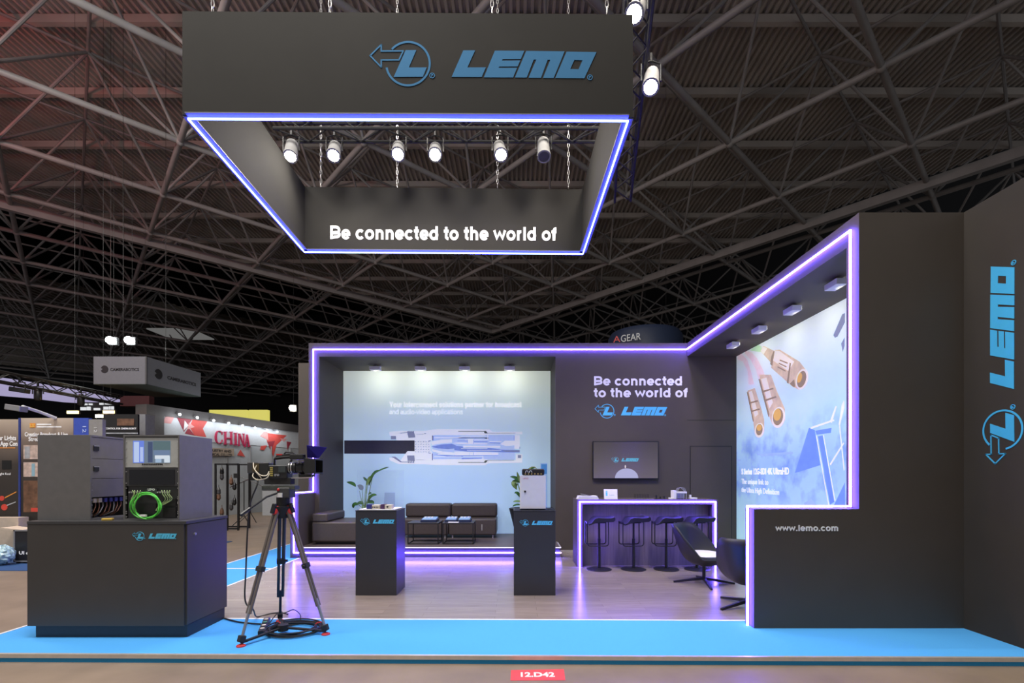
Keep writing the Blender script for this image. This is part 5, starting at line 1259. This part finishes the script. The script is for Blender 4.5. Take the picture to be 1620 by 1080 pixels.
# hanging box sign with camera maker's lettering
e = empty('hanging_sign', (-13.0, 17.2, 4.59), 'grey hanging box sign lettered CAMERABOTICS on two faces', 'hanging sign')
SIGN = M('sign_fabric', (.15,.158,.18), .8, var=.03, spec=.2)
cA, cB, cC = Vector((-13.93,16.0,0)), Vector((-12.19,16.0,0)), Vector((-12.07,18.6,0)); cD = cC+(cA-cB)
zs0, zs1 = 4.59, 5.495
def face(a, b_, nm='panel'):
    d = (b_-a).normalized(); nn = Vector((-d.y, d.x, 0))*.04; z = lambda p, h: Vector((p.x, p.y, h))
    MB().hexa([z(a,zs0),z(b_,zs0),z(b_+nn,zs0),z(a+nn,zs0),z(a,zs1),z(b_,zs1),z(b_+nn,zs1),z(a+nn,zs1)]).build(nm, SIGN, e)
z_ = lambda p, h: Vector((p.x, p.y, h))
MB().hexa([z_(p, zs0-.02) for p in (cA,cB,cC,cD)]+[z_(p, zs0-.001) for p in (cA,cB,cC,cD)]).build('bottom_panel', M('sign_bottom', (.03,.045,.04), .7), e)
face(cA, cB); face(cB, cC); face(cC, cD); face(cD, cA)
MB().cyl(cB+ZA*zs0, cB+ZA*zs1, .025, n=6).build('corner_post', DGREY, e)
INK = M('sign_ink', (.012,.012,.016), .6)
def emblem(org, ux, r):
    b = MB(); ux = Vector(ux); nn = ux.cross(ZA); pts = []
    for i in range(28):
        t = R(200+i*320/27); pts.append(org+ux*r*math.cos(t)+ZA*r*math.sin(t))
    pts.append(org-ux*r*.45+ZA*r*.1); b.prism(pts, nn, .006); b.build('emblem', INK, e)
p = at(165.5,584,16.0); emblem(p, XA, .125); p = at(174.5,586.5,16.0); text_part('CAMERABOTICS', INK, e, p+N1*.002, XA, ZA, 45.5*16/FPX, 4.6*16/FPX, .03)
d = (cC-cB).normalized(); nn = d.cross(ZA)
org = cB+d*.52+ZA*5.02; emblem(org+nn*.002, d, .17); text_part('CAMERABOTICS', INK, e, cB+d*.92+ZA*4.935+nn*.002, d, ZA, 1.42, .115, .03)
for k, (c, zt_) in enumerate(((cA+Vector((.9,.1,0)), 7.0), (cB+Vector((.0,.9,0)), 7.2))):
    tag(MB().cyl(c+ZA*zs1, c+ZA*(17.14), .006, n=6).build('suspension_wire', BLACK, None), 'thin wire holding the grey box sign, '+('over its left face','over its right face')[k], 'wire', 'wires of the grey box sign')
for k, px in enumerate((174, 203.5)):
    c = at(px,538,17); s_ = empty('flood_lamp', c, 'bright white flood lamp above the grey box sign, '+('left of the pair','right of the pair')[k], 'lamp', 'white flood lamps')
    MB().ball(c, .13, 14, 8).build('lens', BULBW, s_, smooth=True); MB().obox(c+Vector((0,.16,.0)), (.32,.12,.30)).build('housing', DGREY, s_, bevel=.02); MB().cyl(c+Vector((0,.16,.1)), (c.x,c.y+.16,17.14), .004, n=6).build('hanger', BLACK, s_)
spot(at(174,538,17)+Vector((0,-.3,-.2)), (-13,16,5), 25, 100); 
c = at(462,645,22); s_ = empty('flood_lamp', c, 'warm white lamp glowing left of the purple lit wall', 'lamp'); MB().ball(c, .12, 14, 8).build('lens', BULB, s_, smooth=True); MB().obox(c+Vector((0,.15,0)), (.3,.1,.3)).build('housing', DGREY, s_); MB().cyl(c+Vector((0,.15,.1)), (c.x,c.y+.15,17.14), .004, n=6).build('hanger', BLACK, s_)

# grey pavilion with the red lettered fascia
def P3(px, py, off=0):
    k = (px-VX)/FPX; Y = (17.183-off)/(.2778-k); return Vector((k*Y, Y, EYE-(py-VY)*Y/FPX))
dw = Vector((.2778,1,0)).normalized(); nw = dw.cross(ZA)              # faces the aisle on its right
pv = empty('exhibition_pavilion', (-11.6, 20, HF), 'long grey pavilion with red triangles and CHINA on its fascia', 'pavilion')
PVG = M('pavilion_grey', (.075,.07,.072), .6); PVW = M('pavilion_white', (.50,.53,.57), .6, var=.04)
zr = P3(231,639).z
A3 = Vector((-12.6,16.5,0)); B3 = A3+dw*8.4
def slab(a, b_, z0, z1, th, nm, mt, off=0):
    o_ = nw*off; t_ = -nw*th; z = lambda p, h: Vector((p.x, p.y, h))
    return MB().hexa([z(a+o_,z0),z(b_+o_,z0),z(b_+o_+t_,z0),z(a+o_+t_,z0),z(a+o_,z1),z(b_+o_,z1),z(b_+o_+t_,z1),z(a+o_+t_,z1)]).build(nm, mt, pv)
slab(A3, B3, 3.66, zr, .5, 'fascia', PVG, .06)
slab(A3, A3+dw*.62, HF, 3.66, .5, 'corner_column', PVG, .06)
slab(A3+dw*.62, B3, 2.86, 3.66, .2, 'sign_panel', PVW, 0)
slab(A3+dw*.62, B3, HF, 2.86, .1, 'partition', M('partition_white', (.42,.45,.48), .3, var=.10, scale=2), -.02)
b = MB()
for i in range(7):
    q_0 = A3+dw*(.9+i*1.2)+nw*.02; b.box(q_0.x-.02,q_0.x+.02,q_0.y-.02,q_0.y+.02,HF,2.86)
b.build('partition_post', GREY, pv)
k3 = lambda l: [(230+x/3.857, 600+y/3.857) for x, y in l]
def art3(nm, mt, polys, lay):
    b = MB()
    for i, p in enumerate(polys): b.prism([P3(*c) for c in k3(p)], nw, .004*lay+.0003*i)
    b.build(nm, mt, pv)
T_R = M('print_tile_red', (.55,.07,.06), .6, var=.06); T_D = M('print_tile_dark', (.28,.03,.05), .6); T_P = M('print_tile_pink', (.62,.30,.30), .6); T_C = M('print_crimson', (.40,.015,.07), .5)
art3('red_triangle_print', T_R, [[(290,236),(378,256),(350,300),(372,352),(300,342),(270,292)], [(735,326),(862,342),(800,400),(780,470),(765,430),(742,380)], [(705,405),(742,402),(725,432),(700,428)], [(560,462),(580,428),(608,472)]], 1)
art3('dark_triangle_print', T_D, [[(185,217),(290,236),(235,320)], [(240,330),(262,292),(300,342)], [(862,378),(890,382),(865,430)], [(742,380),(790,375),(768,430)]], 2)
art3('pink_triangle_print', T_P, [[(103,264),(130,210),(182,218),(155,270)], [(700,345),(722,320),(745,322),(750,372)], [(265,262),(300,290),(255,305)], [(820,360),(862,362),(845,380)]], 2)
art3('white_triangle_print', M('print_tile_white', (.72,.72,.74), .6), [[(232,312),(238,250),(262,280)]], 3)
# serif letters
def serif(ch, x0, x1, yt, yb):
    w = x1-x0; h = yb-yt; X = lambda t: x0+t*w; Yy = lambda t: yt+t*h; out = []
    S = lambda a, c, d, e_: out.append([(X(a),Yy(c)),(X(d),Yy(c)),(X(d),Yy(e_)),(X(a),Yy(e_))])
    if ch == 'C':
        n = 18
        for i in range(n):
            t0, t1 = R(50+i*260/n), R(50+(i+1)*260/n); f = lambda t: .30*abs(math.cos(t))*.75+.05
            ps = []
            for t, rr_ in ((t0,1),(t1,1),(t1,0),(t0,0)):
                ro = .5 if rr_ else .5-(.06+.16*max(0,-math.cos(t))); ry = .5 if rr_ else .45
                ps.append((X(.52+ro*math.cos(t)), Yy(.5-ry*math.sin(t))))
            out.append(ps)
        S(.86,.08,.92,.32); S(.86,.70,.92,.84)
    elif ch == 'H': S(.08,0,.26,1); S(.74,0,.92,1); S(.26,.46,.74,.53); S(0,0,.34,.05); S(.66,0,1,.05); S(0,.95,.34,1); S(.66,.95,1,1)
    elif ch == 'I': S(.28,0,.72,1); S(0,0,1,.05); S(0,.95,1,1)
    elif ch == 'N': S(.10,0,.18,1); S(.84,0,.92,1); out.append([(X(.08),Yy(0)),(X(.30),Yy(0)),(X(.92),Yy(1)),(X(.84),Yy(1))]); S(0,0,.26,.05); S(0,.95,.30,1); S(.70,0,1,.05)
    elif ch == 'A': out.append([(X(.45),Yy(0)),(X(.52),Yy(0)),(X(.18),Yy(1)),(X(.10),Yy(1))]); out.append([(X(.45),Yy(0)),(X(.58),Yy(0)),(X(.92),Yy(1)),(X(.70),Yy(1))]); S(.26,.62,.72,.68); S(0,.95,.32,1); S(.58,.95,1,1)
    return out
for ch, x0_, x1_, yt_, yb_ in (('C',420,470,312,392),('H',476,530,318,398),('I',538,558,325,402),('N',563,602,330,406),('A',600,636,335,412)):
    b = MB()
    for p in serif(ch, x0_, x1_, yt_, yb_): b.prism([P3(*c) for c in k3(p)], nw, .05)
    b.build('lettering', T_C, pv)
# small boards and yellow light boxes
e = empty('company_sign', P3(350,720), 'tan company sign below the red CHINA lettering', 'sign')
MB().prism([P3(*c,) + nw*.03 for c in ((318,707.5),(368.5,709.5),(368.5,721),(318,721.5))], nw, .03).build('board', M('tan_board', (.34,.27,.21), .6), e)
text_part('INDUSTRY AND', INK, e, P3(324,713.6)+nw*.062, dw, ZA, (P3(364,713)-P3(324,713)).length, .10, .02); text_part('TECHNICAL CO.,LTD', INK, e, P3(318,719.6)+nw*.062, dw, ZA, (P3(365,719)-P3(318,719)).length, .10, .02)
YEL = EM('yellow_lightbox', (.72,.66,.14), .9)
for k, (x0_, y0_, x1_, y1_, nm) in enumerate(((331,648,390.5,664,'wide left one'),(394,648,423,671,'narrow right one'))):
    e = empty('yellow_lightbox', at((x0_+x1_)/2,y1_,30), 'yellow lit sign box above the grey pavilion, '+nm, 'lit sign', 'yellow lit sign boxes')
    lbox(x0_,y0_,x1_,y1_,30,.3).build('panel', YEL, e); lbox(x0_+4,y1_,x0_+8,y1_+2,30.1,.1,HF).build('post', DGREY, e); lbox(x1_-8,y1_,x1_-4,y1_+2,30.1,.1,HF).build('post', DGREY, e)
# small lamps along the pavilion fascia
for k, px in enumerate((277, 305, 331, 355, 377, 397, 416, 432)):
    c = P3(px, 652+(px-256)*.176); c = c+nw*.22; s_ = empty('fascia_lamp', c, 'small arm lamp lighting the pavilion fascia, '+('first','second','third','fourth','fifth','sixth','seventh','eighth')[k]+' from its front corner', 'lamp', 'lamps along the pavilion fascia')
    MB().ball(c, .05, 8, 5).build('bulb', EM('fascia_bulb', (.9,.95,1), 4), s_); MB().bar(c+ZA*.03, c-nw*.2+ZA*.06, .03).build('arm', GREY, s_)
    pl_ = bpy.data.lights.new('fascia_light', 'POINT'); pl_.energy = 9; pl_.color = (.9,.95,1); pl_.shadow_soft_size = .08
    po_ = bpy.data.objects.new('fascia_light', pl_); COL.objects.link(po_); po_.location = c+nw*.18-ZA*.08
# black display rack with hanging gear, and two boom stands, in front of the pavilion
RKY = 14.4
e = empty('display_rack', at(359, 838, RKY), 'tall black display rack of hanging gear in front of the pavilion', 'rack')
b = MB()
for x in (341, 359.5, 377):
    for dy in (0, .6):
        a = at(x,838,RKY); b.box(a.x-.022,a.x+.022,RKY+dy-.022,RKY+dy+.022,HF,1.92)
for z in (HF+.05, 1.90):
    for dy in (0, .6): a = at(341,0,RKY); c = at(377,0,RKY); b.box(a.x,c.x,RKY+dy-.022,RKY+dy+.022,z-.022,z+.022)
b.build('frame', BLACK, e)
random.seed(3)
for k in range(10):
    x = random.choice((346,351,366,371)); y = 745+k*8; c = at(x,y,RKY+.3)
    MB().lathe([(.02,-.12),(.06,-.06),(.05,.05),(.02,.12)], c, 8).cyl(c+ZA*.1, c+ZA*.2, .008, n=5).build('hanging_gear', (BLACK,DGREY,P_BR)[k%3], e)
for k, (x, y, dx) in enumerate(((386,832,-1),(396,826,1))):
    Y = RKY+.2+.8*k; base = hfp(x,y); e = empty('boom_stand', base, 'thin black boom stand beside the display rack, '+('nearer one','farther one')[k], 'stand', 'boom stands')
    for a_ in (90, 210, 330): MB().cyl(base+ZA*.35, base+Vector((.34*math.cos(R(a_)), .34*math.sin(R(a_)), .012)), .014, n=6).build('leg', BLACK, e)
    MB().cyl(base+ZA*.3, base+ZA*1.45, .015, n=8).build('pole', BLACK, e); MB().cyl(base+Vector((-.5*dx,0,1.65)), base+Vector((.45*dx,0,1.25)), .012, n=6).build('boom', BLACK, e); MB().obox(base+Vector((-.5*dx,0,1.62)), (.12,.08,.16)).build('clamp_head', BLACK, e)
e = empty('equipment_case', hfp(425, 815), 'pale grey counter standing by the far end of the pavilion', 'counter')
a = hfp(415,815); MB().box(a.x,a.x+.75,a.y,a.y+.5,HF,.95).build('body', M('counter_grey', (.33,.34,.36), .5), e); MB().box(a.x-.02,a.x+.77,a.y-.02,a.y+.52,.95,.98).build('top', DGREY, e)
# round hanging sign behind the stand
GY = 17.0
e = empty('hanging_sign', at(1037, 570, GY), 'dark blue round hanging sign lettered GEAR behind the back wall', 'hanging sign')
cx_ = at(1037, 550, GY); rr_ = 62*GY/FPX
MB().lathe([(.001,0),(rr_*.98,0),(rr_,.05),(rr_,1.25),(rr_*.93,1.42),(.001,1.5)], (cx_.x, GY+rr_, EYE-(575-VY)*GY/FPX), 40).build('drum', M('sign_navy', (.012,.022,.055), .55), e, smooth=True)
for k in range(3): MB().cyl((cx_.x-.8+.8*k, GY+rr_, EYE-(575-VY)*GY/FPX+1.4), (cx_.x-.8+.8*k, GY+rr_, 17.14), .004, n=5).build('wire', BLACK, e)
def drum_text(s, px0, px1, py, cap, mt):
    b0 = at(px0, py, GY+.55); text_part(s, mt, e, b0+Vector((0,-.35,0)), Vector((.87,-.45,0)).normalized(), ZA, (px1-px0)*GY/FPX*1.05, cap, .0)
drum_text('GEAR', 979, 1009, 545, .24, M('sign_pale', (.55,.58,.6), .6)); drum_text('A', 967, 978, 546, .22, M('sign_red', (.5,.06,.05), .6))
